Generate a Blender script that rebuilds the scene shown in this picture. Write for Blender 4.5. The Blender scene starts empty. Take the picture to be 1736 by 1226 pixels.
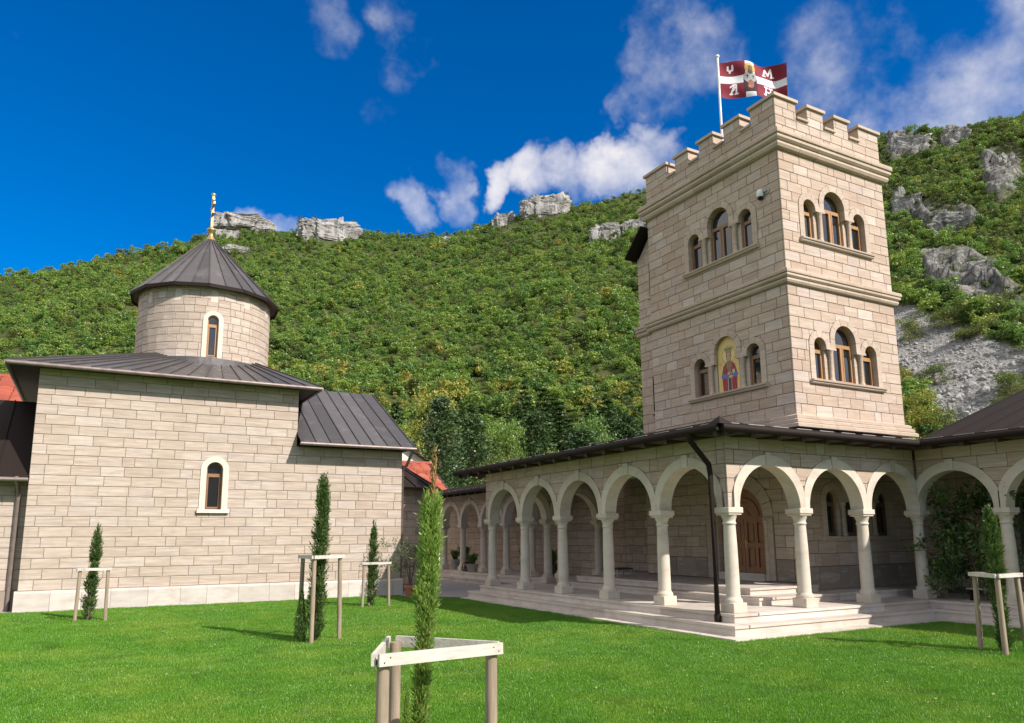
import bpy, bmesh, math, random
import numpy as np
from mathutils import Vector, Matrix
R = math.radians
scene = bpy.context.scene
col = scene.collection
# ------------------------------------------------------------------ camera
YAW, PITCH, ROLL = R(29.1386), R(9.8743), R(-0.3979)
CAM = np.array([-9.8886, -9.9011, 1.7401]); FPX = 1278.68; PXC, PYC = 868.0, 687.12
def _basis():
    cy, sy, cp, sp = math.cos(YAW), math.sin(YAW), math.cos(PITCH), math.sin(PITCH)
    f = np.array([sy*cp, cy*cp, sp]); r = np.array([cy, -sy, 0.0]); u = np.cross(r, f)
    c, s = math.cos(ROLL), math.sin(ROLL)
    return c*r+s*u, -s*r+c*u, f
BR, BU, BF = _basis()
cd = bpy.data.cameras.new('camera'); cam = bpy.data.objects.new('camera', cd); col.objects.link(cam)
cd.sensor_fit = 'HORIZONTAL'; cd.sensor_width = 36; cd.lens = FPX/1736*36
cd.shift_y = (PYC-613)/1736; cd.clip_start = .1; cd.clip_end = 6000
m = Matrix.Identity(4)
for i in range(3):
    m[i][0], m[i][1], m[i][2], m[i][3] = BR[i], BU[i], -BF[i], CAM[i]
cam.matrix_world = m
scene.camera = cam
# ------------------------------------------------------------------ light
SUN_EL, SH = R(38.5), (-0.40, 0.917)            # shadows fall to the left and away
world = bpy.data.worlds.new('World'); scene.world = world; world.use_nodes = True
sd = bpy.data.lights.new('sun', 'SUN'); sun = bpy.data.objects.new('sun', sd); col.objects.link(sun)
sd.energy = 3.5; sd.angle = R(.53); sd.color = (1, .94, .87)
ld = Vector((SH[0]*math.cos(SUN_EL), SH[1]*math.cos(SUN_EL), -math.sin(SUN_EL)))
sun.rotation_euler = ld.to_track_quat('-Z', 'Y').to_euler(); sun.location = (20, -40, 40)
scene.view_settings.view_transform = 'Standard'; scene.view_settings.look = 'None'
scene.view_settings.exposure = 0.87; scene.view_settings.gamma = 1
scene.view_settings.use_curve_mapping = False
scene.cycles.max_bounces = 6; scene.cycles.diffuse_bounces = 3; scene.cycles.glossy_bounces = 2
scene.render.resolution_x, scene.render.resolution_y = 1024, 723

def ray(x, y): return (x-PXC)/FPX*BR-(y-PYC)/FPX*BU+BF
def on(x, y, ax, v):
    d = ray(x, y); t = (v-CAM[ax])/d[ax]; return CAM+d*t
def proj(P):
    d = np.asarray(P, float)-CAM; z = d@BF
    return PXC+FPX*(d@BR)/z, PYC-FPX*(d@BU)/z

def build_world():
    nt = world.node_tree; N = nt.nodes; L = nt.links
    for n in list(N): N.remove(n)
    out = N.new('ShaderNodeOutputWorld'); mix = N.new('ShaderNodeMixShader')
    bg = N.new('ShaderNodeBackground'); bg.inputs[1].default_value = .11
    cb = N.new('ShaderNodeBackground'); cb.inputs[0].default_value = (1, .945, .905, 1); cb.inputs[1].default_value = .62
    sky = N.new('ShaderNodeTexSky'); sky.sky_type = 'NISHITA'; sky.sun_disc = False
    sky.sun_elevation = SUN_EL; sky.sun_rotation = math.atan2(-SH[0], -SH[1])
    sky.air_density = 1.0; sky.dust_density = .15; sky.ozone_density = 3.0; sky.altitude = 500
    hsv = N.new('ShaderNodeHueSaturation'); hsv.inputs['Saturation'].default_value = 1.95; hsv.inputs['Value'].default_value = .76; hsv.inputs['Hue'].default_value = .510
    L.new(sky.outputs[0], hsv.inputs['Color'])
    L.new(hsv.outputs[0], bg.inputs[0])
    tc = N.new('ShaderNodeTexCoord')
    def math_(op, a, b=None, c=None):
        n = N.new('ShaderNodeMath'); n.operation = op
        for i, v in enumerate((a, b, c)):
            if v is None: continue
            if hasattr(v, 'is_linked') or hasattr(v, 'links'): L.new(v, n.inputs[i])
            else: n.inputs[i].default_value = v
        return n.outputs[0]
    # clouds: (px, py, angular radius deg, weight); denser unseen cloud is added out of view to lift the shade
    blobs = [(1140, 30, 3.0, 0.43), (1185, 70, 2.4, 0.43), (1130, 110, 2.6, 0.42), (1115, 165, 2.3, 0.35), (690, 20, 2.2, 0.39), (720, 55, 1.8, 0.34), (560, 12, 2.2, 0.28), (680, 90, 1.8, 0.28),
             (852, 312, 1.5, 0.72), (905, 300, 2.0, 0.80), (965, 310, 2.0, 0.80), (1030, 300, 1.9, 0.80), (1065, 275, 1.9, 0.80), (1105, 255, 1.7, 0.76),
             (925, 335, 1.6, 0.72), (990, 328, 1.7, 0.72), (1060, 312, 1.9, 0.72), (690, 362, 1.7, 0.51), (762, 335, 1.6, 0.43), (760, 290, 1.4, 0.35), (1640, 140, 6.0, 0.45), (1710, 165, 4.6, 0.54), (1540, 175, 3.4, 0.43),
             (1735, 90, 4.5, 0.45), (1480, 190, 2.6, 0.39), (1560, 30, 4.5, 0.28), (1390, 120, 3.4, 0.28), (430, 364, 1.5, 0.72), (475, 372, 1.2, 0.58), (640, 190, 1.8, 0.21), (5, 30, 1.4, 0.23), (1065, 190, 1.0, 0.31)]
    wn = N.new('ShaderNodeTexNoise'); wn.inputs['Scale'].default_value = 7; wn.inputs['Detail'].default_value = 5; wn.inputs['Roughness'].default_value = .6
    L.new(tc.outputs['Generated'], wn.inputs['Vector'])
    wa = N.new('ShaderNodeVectorMath'); wa.operation = 'MULTIPLY_ADD'; L.new(wn.outputs['Color'], wa.inputs[0]); wa.inputs[1].default_value = (.16, .16, .16)
    wb = N.new('ShaderNodeVectorMath'); wb.operation = 'SUBTRACT'; L.new(tc.outputs['Generated'], wb.inputs[0]); wb.inputs[1].default_value = (.08, .08, .08); L.new(wb.outputs[0], wa.inputs[2])
    wv_ = N.new('ShaderNodeVectorMath'); wv_.operation = 'NORMALIZE'; L.new(wa.outputs[0], wv_.inputs[0])
    tot = None
    for (x, y, r, w) in blobs:
        d = ray(x, y); d = d/np.linalg.norm(d)
        vm = N.new('ShaderNodeVectorMath'); vm.operation = 'DOT_PRODUCT'
        L.new(wv_.outputs[0], vm.inputs[0]); vm.inputs[1].default_value = d
        mr = N.new('ShaderNodeMapRange'); mr.interpolation_type = 'SMOOTHSTEP'
        mr.inputs['From Min'].default_value = math.cos(R(r*1.35)); mr.inputs['From Max'].default_value = 1.0
        mr.inputs['To Max'].default_value = w
        L.new(vm.outputs['Value'], mr.inputs['Value'])
        tot = mr.outputs[0] if tot is None else math_('MAXIMUM', tot, mr.outputs[0])
    def noise(scale, det, rough, w=0):
        n = N.new('ShaderNodeTexNoise'); n.noise_dimensions = '4D'; n.inputs['W'].default_value = w
        n.inputs['Scale'].default_value = scale; n.inputs['Detail'].default_value = det; n.inputs['Roughness'].default_value = rough
        L.new(tc.outputs['Generated'], n.inputs['Vector']); return n.outputs[0]
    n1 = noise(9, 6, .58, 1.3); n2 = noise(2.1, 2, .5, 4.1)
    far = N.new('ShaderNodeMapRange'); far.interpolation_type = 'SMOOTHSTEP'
    far.inputs['From Min'].default_value = .33; far.inputs['From Max'].default_value = .52; far.inputs['To Max'].default_value = 1.35  # thicker cover outside the view only, added to brighten shaded faces
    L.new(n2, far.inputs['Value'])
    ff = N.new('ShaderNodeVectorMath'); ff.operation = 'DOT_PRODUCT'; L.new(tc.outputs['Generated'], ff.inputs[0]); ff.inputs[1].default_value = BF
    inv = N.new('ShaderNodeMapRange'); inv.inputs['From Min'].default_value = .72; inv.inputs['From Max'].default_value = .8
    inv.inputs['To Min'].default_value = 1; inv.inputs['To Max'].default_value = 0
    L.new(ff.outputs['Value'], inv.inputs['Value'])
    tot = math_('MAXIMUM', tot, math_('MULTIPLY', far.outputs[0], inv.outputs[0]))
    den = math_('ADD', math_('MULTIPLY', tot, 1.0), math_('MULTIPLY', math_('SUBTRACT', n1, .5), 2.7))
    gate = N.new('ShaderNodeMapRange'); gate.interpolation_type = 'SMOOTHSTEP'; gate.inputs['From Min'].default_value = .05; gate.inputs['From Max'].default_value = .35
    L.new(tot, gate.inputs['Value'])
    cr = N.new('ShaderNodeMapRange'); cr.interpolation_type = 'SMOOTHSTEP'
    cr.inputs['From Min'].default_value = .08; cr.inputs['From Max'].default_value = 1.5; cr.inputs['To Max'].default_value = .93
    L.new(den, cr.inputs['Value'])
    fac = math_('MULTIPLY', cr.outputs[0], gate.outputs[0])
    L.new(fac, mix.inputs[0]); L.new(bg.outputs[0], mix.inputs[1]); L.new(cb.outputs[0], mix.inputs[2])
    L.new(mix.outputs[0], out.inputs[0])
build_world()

# ------------------------------------------------------------------ helpers
rng = np.random.default_rng(7); random.seed(7)
def tag(o, label=None, cat=None, group=None, kind=None):
    if label: o['label'] = label
    if cat: o['category'] = cat
    if group: o['group'] = group
    if kind: o['kind'] = kind
    return o
def empty(name, loc=(0, 0, 0)):
    o = bpy.data.objects.new(name, None); o.location = loc; o.empty_display_size = .3; col.objects.link(o); return o
def origin_of(o):
    v = Vector((0, 0, 0))
    while o is not None:
        v += o.location; o = o.parent
    return v
class MB:
    """collects faces in world space; build() links them as one mesh object"""
    def __init__(s): s.v = []; s.f = []; s.r = []; s.sm = []
    def face(s, pts, rnd=0., smooth=False):
        b = len(s.v); s.v += [tuple(p) for p in pts]; s.f.append(tuple(range(b, b+len(pts)))); s.r.append(rnd); s.sm.append(smooth)
    def mesh(s, verts, faces, rnd=0., smooth=False):
        b = len(s.v); s.v += [tuple(p) for p in verts]
        for f in faces: s.f.append(tuple(i+b for i in f)); s.r.append(rnd); s.sm.append(smooth)
    def join(s, o): s.mesh_r(o)
    def mesh_r(s, o):
        b = len(s.v); s.v += o.v
        s.f += [tuple(i+b for i in f) for f in o.f]; s.r += o.r; s.sm += o.sm
    def box(s, x0, x1, y0, y1, z0, z1, rnd=0.):
        v = [(x, y, z) for x in (x0, x1) for y in (y0, y1) for z in (z0, z1)]
        s.mesh(v, [(0, 1, 3, 2), (4, 6, 7, 5), (0, 4, 5, 1), (2, 3, 7, 6), (0, 2, 6, 4), (1, 5, 7, 3)], rnd)
    def bar(s, a, b, w, h, rnd=0., up=(0, 0, 1)):
        a, b = Vector(a), Vector(b); d = (b-a).normalized(); up = Vector(up)
        sd_ = d.cross(up)
        if sd_.length < 1e-4: sd_ = d.cross(Vector((0, 1, 0)))
        sd_.normalize(); u2 = sd_.cross(d).normalized(); v = []
        for p in (a, b):
            for i, j in ((-1, -1), (1, -1), (1, 1), (-1, 1)): v.append(p+sd_*(i*w/2)+u2*(j*h/2))
        s.mesh(v, [(0, 1, 2, 3), (7, 6, 5, 4), (0, 4, 5, 1), (1, 5, 6, 2), (2, 6, 7, 3), (3, 7, 4, 0)], rnd)
    def tube(s, pts, rad, n=8, rnd=0., caps=True):
        pts = [Vector(p) for p in pts]; k = len(pts)
        rads = rad if isinstance(rad, (list, tuple)) else [rad]*k
        v = []
        for i, p in enumerate(pts):
            d = (pts[min(i+1, k-1)]-pts[max(i-1, 0)]).normalized()
            a = d.cross(Vector((0, 0, 1)))
            if a.length < 1e-3: a = d.cross(Vector((0, 1, 0)))
            a.normalize(); b = d.cross(a)
            for j in range(n):
                t = 2*math.pi*j/n; v.append(p+(a*math.cos(t)+b*math.sin(t))*rads[i])
        f = [(i*n+j, i*n+(j+1) % n, (i+1)*n+(j+1) % n, (i+1)*n+j) for i in range(k-1) for j in range(n)]
        s.mesh(v, f, rnd, True)
        if caps:
            s.face([v[j] for j in range(n)][::-1], rnd); s.face([v[(k-1)*n+j] for j in range(n)], rnd)
    def lathe(s, c, prof, n=20, rnd=0.):
        v = []
        for r, z in prof:
            for j in range(n):
                t = 2*math.pi*j/n; v.append((c[0]+r*math.cos(t), c[1]+r*math.sin(t), c[2]+z))
        k = len(prof)
        s.mesh(v, [(i*n+j, i*n+(j+1) % n, (i+1)*n+(j+1) % n, (i+1)*n+j) for i in range(k-1) for j in range(n)], rnd, True)
        s.face([v[j] for j in range(n)][::-1], rnd); s.face([v[(k-1)*n+j] for j in range(n)], rnd)
    def build(s, name, mat, parent=None, origin=None, kind=None, link=True):
        me = bpy.data.meshes.new(name)
        if origin is None: origin = origin_of(parent) if parent else Vector((0, 0, 0))
        ox, oy, oz = origin
        me.from_pydata([(x-ox, y-oy, z-oz) for x, y, z in s.v], [], s.f)
        a = me.attributes.new('rnd', 'FLOAT', 'FACE'); a.data.foreach_set('value', s.r)
        me.polygons.foreach_set('use_smooth', s.sm)
        me.materials.append(mat); me.update()
        o = bpy.data.objects.new(name, me)
        if link: col.objects.link(o)
        if parent: o.parent = parent
        else: o.location = origin
        if kind: o['kind'] = kind
        return o
def quads_obj(name, V, mat, rnd, parent=None, origin=(0, 0, 0), link=True, smooth=False):
    """V: (n,4,3) quads"""
    n = len(V); me = bpy.data.meshes.new(name)
    me.vertices.add(n*4); me.vertices.foreach_set('co', (V.reshape(-1, 3)-np.array(origin)).astype(np.float32).ravel())
    me.loops.add(n*4); me.loops.foreach_set('vertex_index', np.arange(n*4, dtype=np.int32))
    me.polygons.add(n); me.polygons.foreach_set('loop_start', np.arange(0, n*4, 4, dtype=np.int32))
    me.update(calc_edges=True)
    a = me.attributes.new('rnd', 'FLOAT', 'FACE'); a.data.foreach_set('value', np.asarray(rnd, np.float32))
    me.materials.append(mat); me.validate()
    o = bpy.data.objects.new(name, me)
    if link: col.objects.link(o)
    if parent: o.parent = parent
    else: o.location = origin
    return o
# ---- numpy value noise
def _hash(i, j, s):
    h = (i.astype(np.int64)*374761393+j.astype(np.int64)*668265263+s*974634777) & 0x7fffffff
    h = ((h ^ (h >> 13))*1274126177) & 0x7fffffff
    return ((h ^ (h >> 16)) & 0xffff)/65535.0
def vnoise(x, y, s=0):
    x = np.asarray(x, float); y = np.asarray(y, float)
    i = np.floor(x).astype(np.int64); j = np.floor(y).astype(np.int64); fx = x-i; fy = y-j
    fx = fx*fx*(3-2*fx); fy = fy*fy*(3-2*fy)
    return (_hash(i, j, s)*(1-fx)+_hash(i+1, j, s)*fx)*(1-fy)+(_hash(i, j+1, s)*(1-fx)+_hash(i+1, j+1, s)*fx)*fy
def fbm(x, y, o=4, s=0):
    t = 0; a = .5
    for k in range(o): t = t+a*(vnoise(np.asarray(x)*2**k, np.asarray(y)*2**k, s+k)-.5)*2; a *= .5
    return t

# ------------------------------------------------------------------ materials
def mat_new(name):
    m_ = bpy.data.materials.new(name); m_.use_nodes = True; nt = m_.node_tree
    b = nt.nodes['Principled BSDF']; return m_, nt, b
def ramp(nt, stops, inter='LINEAR'):
    r = nt.nodes.new('ShaderNodeValToRGB'); r.color_ramp.interpolation = inter
    e = r.color_ramp.elements
    while len(e) < len(stops): e.new(.5)
    for k, (p, c) in zip(e, stops): k.position = p; k.color = (*c, 1)
    return r
def attr(nt, name='rnd'):
    a = nt.nodes.new('ShaderNodeAttribute'); a.attribute_name = name; return a.outputs['Fac']
def nz(nt, scale, detail=4, rough=.55, vec=None, sc=None, dim='3D'):
    n = nt.nodes.new('ShaderNodeTexNoise'); n.inputs['Scale'].default_value = scale
    n.inputs['Detail'].default_value = detail; n.inputs['Roughness'].default_value = rough
    if vec is None: vec = nt.nodes.new('ShaderNodeNewGeometry').outputs['Position']
    if sc:
        mp = nt.nodes.new('ShaderNodeMapping'); mp.inputs['Scale'].default_value = sc; nt.links.new(vec, mp.inputs['Vector']); vec = mp.outputs[0]
    nt.links.new(vec, n.inputs['Vector']); return n.outputs[0]
def mixc(nt, a, b, fac, mode='MIX'):
    n = nt.nodes.new('ShaderNodeMix'); n.data_type = 'RGBA'; n.blend_type = mode
    for s, v in ((n.inputs[0], fac), (n.inputs[6], a), (n.inputs[7], b)):
        if isinstance(v, (int, float)): s.default_value = v
        elif isinstance(v, tuple): s.default_value = (*v, 1)
        else: nt.links.new(v, s)
    return n.outputs[2]
def mapr(nt, v, a, b, c=0., d=1.):
    n = nt.nodes.new('ShaderNodeMapRange'); n.inputs[1].default_value = a; n.inputs[2].default_value = b
    n.inputs[3].default_value = c; n.inputs[4].default_value = d; nt.links.new(v, n.inputs[0]); return n.outputs[0]
def bump(nt, b, h, strength=.3, dist=.01):
    n = nt.nodes.new('ShaderNodeBump'); n.inputs['Strength'].default_value = strength; n.inputs['Distance'].default_value = dist
    nt.links.new(h, n.inputs['Height']); nt.links.new(n.outputs[0], b.inputs['Normal'])
def stone_mat(name, stops, streak=.22, rough=.75, zs=11.0):
    m_, nt, b = mat_new(name)
    r = ramp(nt, stops); a = attr(nt); nt.links.new(a, r.inputs[0])
    # bedding streaks run level through each block, shifted from block to block
    pos = nt.nodes.new('ShaderNodeNewGeometry').outputs['Position']
    off = nt.nodes.new('ShaderNodeVectorMath'); off.operation = 'MULTIPLY_ADD'
    cmb = nt.nodes.new('ShaderNodeCombineXYZ')
    for i in range(3): nt.links.new(a, cmb.inputs[i])
    nt.links.new(cmb.outputs[0], off.inputs[0]); off.inputs[1].default_value = (37, 53, 71); nt.links.new(pos, off.inputs[2])
    s1 = nz(nt, 1.0, 5, .6, off.outputs[0], (1.6, 1.6, zs*1.9)); s2 = nz(nt, 1.0, 3, .5, off.outputs[0], (5, 5, 8))
    c = mixc(nt, r.outputs[0], (.30, .23, .17), mapr(nt, s1, .50, .70, 0, streak*2.9))
    c = mixc(nt, c, (.70, .63, .53), mapr(nt, s1, .48, .28, 0, streak*2.2))
    c = mixc(nt, c, (.36, .30, .25), mapr(nt, s2, .52, .74, 0, streak*1.6))
    w = nz(nt, .55, 4, .6); c = mixc(nt, c, (.33, .28, .22), mapr(nt, w, .55, .85, 0, .32))
    c = mixc(nt, c, (.26, .21, .17), mapr(nt, nz(nt, 1, 4, .6, None, (2.6, 2.6, .28)), .56, .8, 0, .22))
    nt.links.new(c, b.inputs['Base Color']); b.inputs['Roughness'].default_value = rough
    b.inputs['Specular IOR Level'].default_value = .25
    bump(nt, b, nz(nt, 26, 4, .6), .35, .006)
    return m_
M = {}
M['church'] = stone_mat('church_stone', [(0, (.43, .34, .275)), (.3, (.46, .37, .30)), (.62, (.485, .395, .325)), (.86, (.455, .375, .32)), (1, (.53, .45, .385))], .2)
M['tower'] = stone_mat('tower_stone', [(0, (.425, .31, .235)), (.3, (.47, .355, .275)), (.6, (.505, .395, .31)), (.85, (.465, .37, .31)), (1, (.565, .47, .40))], .17)
M['plinth'] = stone_mat('plinth_stone', [(0, (.50, .45, .40)), (.5, (.57, .51, .46)), (1, (.62, .56, .50))], .14, .7, 3)
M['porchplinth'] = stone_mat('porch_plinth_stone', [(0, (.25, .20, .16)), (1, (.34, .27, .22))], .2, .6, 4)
M['trim'] = stone_mat('trim_stone', [(0, (.44, .34, .26)), (1, (.52, .415, .33))], .14)
M['cream'] = stone_mat('cream_limestone', [(0, (.55, .47, .38)), (.5, (.60, .525, .435)), (1, (.65, .575, .48))], .12, .65, 2)
M['step'] = stone_mat('step_limestone', [(0, (.52, .45, .39)), (.5, (.60, .525, .46)), (1, (.66, .595, .53))], .14, .55, 2)
def plain(name, c, rough=.6, metal=0., spec=.4, nscale=None, namp=.25, bs=0):
    m_, nt, b = mat_new(name); b.inputs['Roughness'].default_value = rough; b.inputs['Metallic'].default_value = metal
    b.inputs['Specular IOR Level'].default_value = spec
    if nscale:
        f = mapr(nt, nz(nt, nscale, 5, .6), .3, .7)
        cc = mixc(nt, tuple(x*(1-namp) for x in c), tuple(min(1, x*(1+namp)) for x in c), f)
        nt.links.new(cc, b.inputs['Base Color'])
        if bs: bump(nt, b, nz(nt, nscale*3, 4), bs, .01)
    else: b.inputs['Base Color'].default_value = (*c, 1)
    return m_
M['mortar'] = plain('mortar', (.13, .10, .08), .9, nscale=8); M['mortar2'] = plain('pale_mortar', (.28, .23, .185), .9, nscale=8)
M['render'] = plain('cream_render', (.72, .66, .55), .8, nscale=3, namp=.06)
def metal_roof(name, a, b2, rough=.42):
    m_, nt, b = mat_new(name)
    r = ramp(nt, [(0, a), (1, b2)]); nt.links.new(attr(nt), r.inputs[0])
    c = mixc(nt, r.outputs[0], (.26, .235, .225), mapr(nt, nz(nt, 2.2, 6, .65), .55, .8, 0, .5))
    c = mixc(nt, c, (.40, .38, .36), mapr(nt, nz(nt, 9, 5, .7), .68, .8, 0, .35))
    nt.links.new(c, b.inputs['Base Color']); b.inputs['Metallic'].default_value = .35
    nt.links.new(mapr(nt, nz(nt, 5, 4), .3, .7, rough-.08, rough+.16), b.inputs['Roughness'])
    bump(nt, b, nz(nt, 3.5, 2), .25, .02)
    return m_
M['roof'] = metal_roof('brown_sheet_metal', (.074, .068, .069), (.118, .108, .108))
M['darkmetal'] = plain('dark_brown_metal', (.020, .0135, .011), .65, .0, .15)
M['gutter'] = plain('weathered_copper_gutter', (.22, .175, .155), .45, .3, .5, 6)
M['pale_metal'] = plain('pale_flashing', (.36, .34, .32), .5, .2)
M['darkwood'] = plain('dark_stained_wood', (.05, .028, .018), .6, nscale=9)
def wood_mat(name, a, b2, rough=.6, sc=(30, 30, 2.5)):
    m_, nt, b = mat_new(name)
    oc = nt.nodes.new('ShaderNodeTexCoord').outputs['Object']
    f = mapr(nt, nz(nt, 1, 6, .65, oc, sc), .3, .72)
    c = mixc(nt, a, b2, f); c = mixc(nt, c, (.12, .09, .065), mapr(nt, nz(nt, 1, 3, .5, oc, (9, 9, 1.2)), .6, .78, 0, .5))
    nt.links.new(c, b.inputs['Base Color']); b.inputs['Roughness'].default_value = rough
    bump(nt, b, f, .3, .004); return m_
M['doorwood'] = wood_mat('door_wood', (.27, .115, .058), (.37, .175, .092), .45)
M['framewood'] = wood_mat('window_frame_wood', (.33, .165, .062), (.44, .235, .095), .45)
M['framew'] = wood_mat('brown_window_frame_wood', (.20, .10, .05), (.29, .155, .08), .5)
M['framedark'] = wood_mat('dark_window_frame_wood', (.12, .06, .03), (.18, .09, .045), .5)
M['stake'] = wood_mat('weathered_stake_wood', (.22, .165, .115), (.40, .31, .225), .85)
M['rail'] = wood_mat('bleached_rail_wood', (.44, .39, .33), (.66, .62, .56), .85, (4, 30, 30))
def glass_mat():
    m_, nt, b = mat_new('window_glass'); b.inputs['Base Color'].default_value = (.012, .014, .016, 1)
    b.inputs['Roughness'].default_value = .03; b.inputs['Specular IOR Level'].default_value = .5; b.inputs['IOR'].default_value = 1.95
    bump(nt, b, nz(nt, 2.5, 1), .04, .02); return m_
M['glass'] = glass_mat(); M['glassdark'] = plain('dim_window_glass', (.008, .008, .009), .08, 0, .3)
M['palestone'] = stone_mat('pale_limestone', [(0, (.66, .59, .48)), (1, (.72, .655, .55))], .07, .6, 2)
M['brass'] = plain('brass', (.46, .34, .15), .45, .8)
M['whitepaint'] = plain('white_plastic', (.78, .78, .77), .35)
M['black'] = plain('black_plastic', (.012, .012, .014), .25)
M['bark'] = plain('bark', (.13, .09, .06), .9, nscale=14, namp=.4, bs=.6)
M['terracotta'] = plain('terracotta', (.45, .17, .085), .75, nscale=9, namp=.12)
M['greypot'] = plain('grey_concrete_pot', (.30, .28, .26), .8, nscale=7)
M['cone'] = plain('cypress_cone', (.20, .13, .075), .8, nscale=30, namp=.3)
M['tile'] = None
def tile_mat():
    m_, nt, b = mat_new('red_clay_tile'); r = ramp(nt, [(0, (.27, .055, .03)), (.5, (.36, .08, .042)), (1, (.43, .12, .065))])
    nt.links.new(attr(nt), r.inputs[0]); c = mixc(nt, r.outputs[0], (.3, .1, .06), mapr(nt, nz(nt, 3, 5), .5, .75, 0, .4))
    nt.links.new(c, b.inputs['Base Color']); b.inputs['Roughness'].default_value = .7; return m_
M['tile'] = tile_mat()
def leaf_mat(name, stops, trans=.35, objrand=0.0, patch=None):
    m_, nt, b = mat_new(name); nt.nodes.remove(b)
    r = ramp(nt, stops)
    v = attr(nt)
    if objrand:
        oi = nt.nodes.new('ShaderNodeObjectInfo').outputs['Random']
        a1 = nt.nodes.new('ShaderNodeMath'); a1.operation = 'MULTIPLY'; a1.inputs[1].default_value = objrand; nt.links.new(oi, a1.inputs[0])
        a2 = nt.nodes.new('ShaderNodeMath'); a2.operation = 'MULTIPLY_ADD'; a2.inputs[1].default_value = 1-objrand
        nt.links.new(v, a2.inputs[0]); nt.links.new(a1.outputs[0], a2.inputs[2]); v = a2.outputs[0]
    nt.links.new(v, r.inputs[0])
    d = nt.nodes.new('ShaderNodeBsdfDiffuse'); t = nt.nodes.new('ShaderNodeBsdfTranslucent'); g = nt.nodes.new('ShaderNodeBsdfGlossy')
    g.inputs['Roughness'].default_value = .45
    bc = r.outputs[0]
    if patch: bc = mixc(nt, bc, patch, mapr(nt, nz(nt, .5, 5, .65), .47, .7, 0, .75)); bc = mixc(nt, bc, (.03, .10, .01), mapr(nt, nz(nt, 1.7, 4, .6), .52, .75, 0, .5))
    nt.links.new(bc, d.inputs[0])
    tcx = mixc(nt, bc, (.24, .40, .04), .25); nt.links.new(tcx, t.inputs[0])
    mx = nt.nodes.new('ShaderNodeMixShader'); mx.inputs[0].default_value = trans
    nt.links.new(d.outputs[0], mx.inputs[1]); nt.links.new(t.outputs[0], mx.inputs[2])
    m2 = nt.nodes.new('ShaderNodeMixShader'); m2.inputs[0].default_value = .04
    nt.links.new(mx.outputs[0], m2.inputs[1]); nt.links.new(g.outputs[0], m2.inputs[2])
    nt.links.new(m2.outputs[0], nt.nodes['Material Output'].inputs[0]); return m_
M['leaf_hill'] = leaf_mat('hill_leaves', [(0, (.06, .135, .038)), (.2, (.115, .22, .045)), (.5, (.19, .305, .056)), (.8, (.245, .34, .058)), (.95, (.32, .35, .065)), (1, (.37, .29, .08))], .42, .75)
M['leaf_yellow'] = leaf_mat('autumn_leaves', [(0, (.26, .28, .05)), (.5, (.35, .34, .06)), (1, (.38, .29, .08))], .3, .5)
M['leaf_pine'] = leaf_mat('pine_needles', [(0, (.025, .055, .022)), (.5, (.05, .095, .034)), (1, (.09, .14, .045))], .15, .4)
M['leaf_scrub'] = leaf_mat('scrub_leaves', [(0, (.075, .105, .027)), (.5, (.125, .16, .036)), (1, (.20, .20, .05))], .3, .5)
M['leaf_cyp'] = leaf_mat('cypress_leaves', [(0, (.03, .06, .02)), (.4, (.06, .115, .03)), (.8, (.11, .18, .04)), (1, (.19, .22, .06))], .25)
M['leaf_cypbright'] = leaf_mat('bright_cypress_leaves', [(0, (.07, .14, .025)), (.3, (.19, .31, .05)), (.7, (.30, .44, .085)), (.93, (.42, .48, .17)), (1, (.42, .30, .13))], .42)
M['leaf_dry'] = leaf_mat('dry_cypress_tip', [(0, (.30, .16, .055)), (1, (.42, .26, .10))], .2)
M['leaf_shrub'] = leaf_mat('shrub_leaves', [(0, (.03, .07, .016)), (.6, (.065, .13, .025)), (.93, (.11, .18, .04)), (1, (.34, .33, .05))], .2)
M['leaf_olive'] = leaf_mat('olive_leaves', [(0, (.06, .09, .03)), (.6, (.12, .15, .06)), (1, (.22, .24, .13))], .25)
M['grass'] = leaf_mat('grass_blades', [(0, (.055, .165, .008)), (.35, (.10, .265, .014)), (.7, (.15, .355, .024)), (.94, (.225, .41, .045)), (1, (.40, .45, .14))], .35, .5, (.29, .40, .045))
def ground_mat(name, a, b2, s=1.3, b3=None):
    m_, nt, b = mat_new(name)
    c = mixc(nt, a, b2, mapr(nt, nz(nt, s, 6, .65), .3, .7))
    if b3: c = mixc(nt, c, b3, mapr(nt, nz(nt, s*.13, 3), .5, .7))
    nt.links.new(c, b.inputs['Base Color']); b.inputs['Roughness'].default_value = .95; b.inputs['Specular IOR Level'].default_value = .1
    bump(nt, b, nz(nt, s*14, 4), .6, .03); return m_
M['ground'] = ground_mat('valley_ground', (.05, .08, .02), (.09, .11, .035), .3)
M['lawn'] = ground_mat('lawn_ground', (.05, .13, .012), (.085, .19, .02), 2.4)
def paving_mat():
    m_, nt, b = mat_new('grey_paving'); br = nt.nodes.new('ShaderNodeTexBrick')
    br.inputs['Scale'].default_value = 2.2; br.inputs['Mortar Size'].default_value = .012
    br.inputs['Color1'].default_value = (.33, .30, .28, 1); br.inputs['Color2'].default_value = (.40, .36, .335, 1); br.inputs['Mortar'].default_value = (.2, .18, .17, 1)
    nt.links.new(nt.nodes.new('ShaderNodeNewGeometry').outputs['Position'], br.inputs['Vector'])
    c = mixc(nt, br.outputs[0], (.25, .23, .21), mapr(nt, nz(nt, 1.4, 5), .5, .8, 0, .5)); nt.links.new(c, b.inputs['Base Color']); b.inputs['Roughness'].default_value = .7; return m_
M['paving'] = paving_mat()
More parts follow.
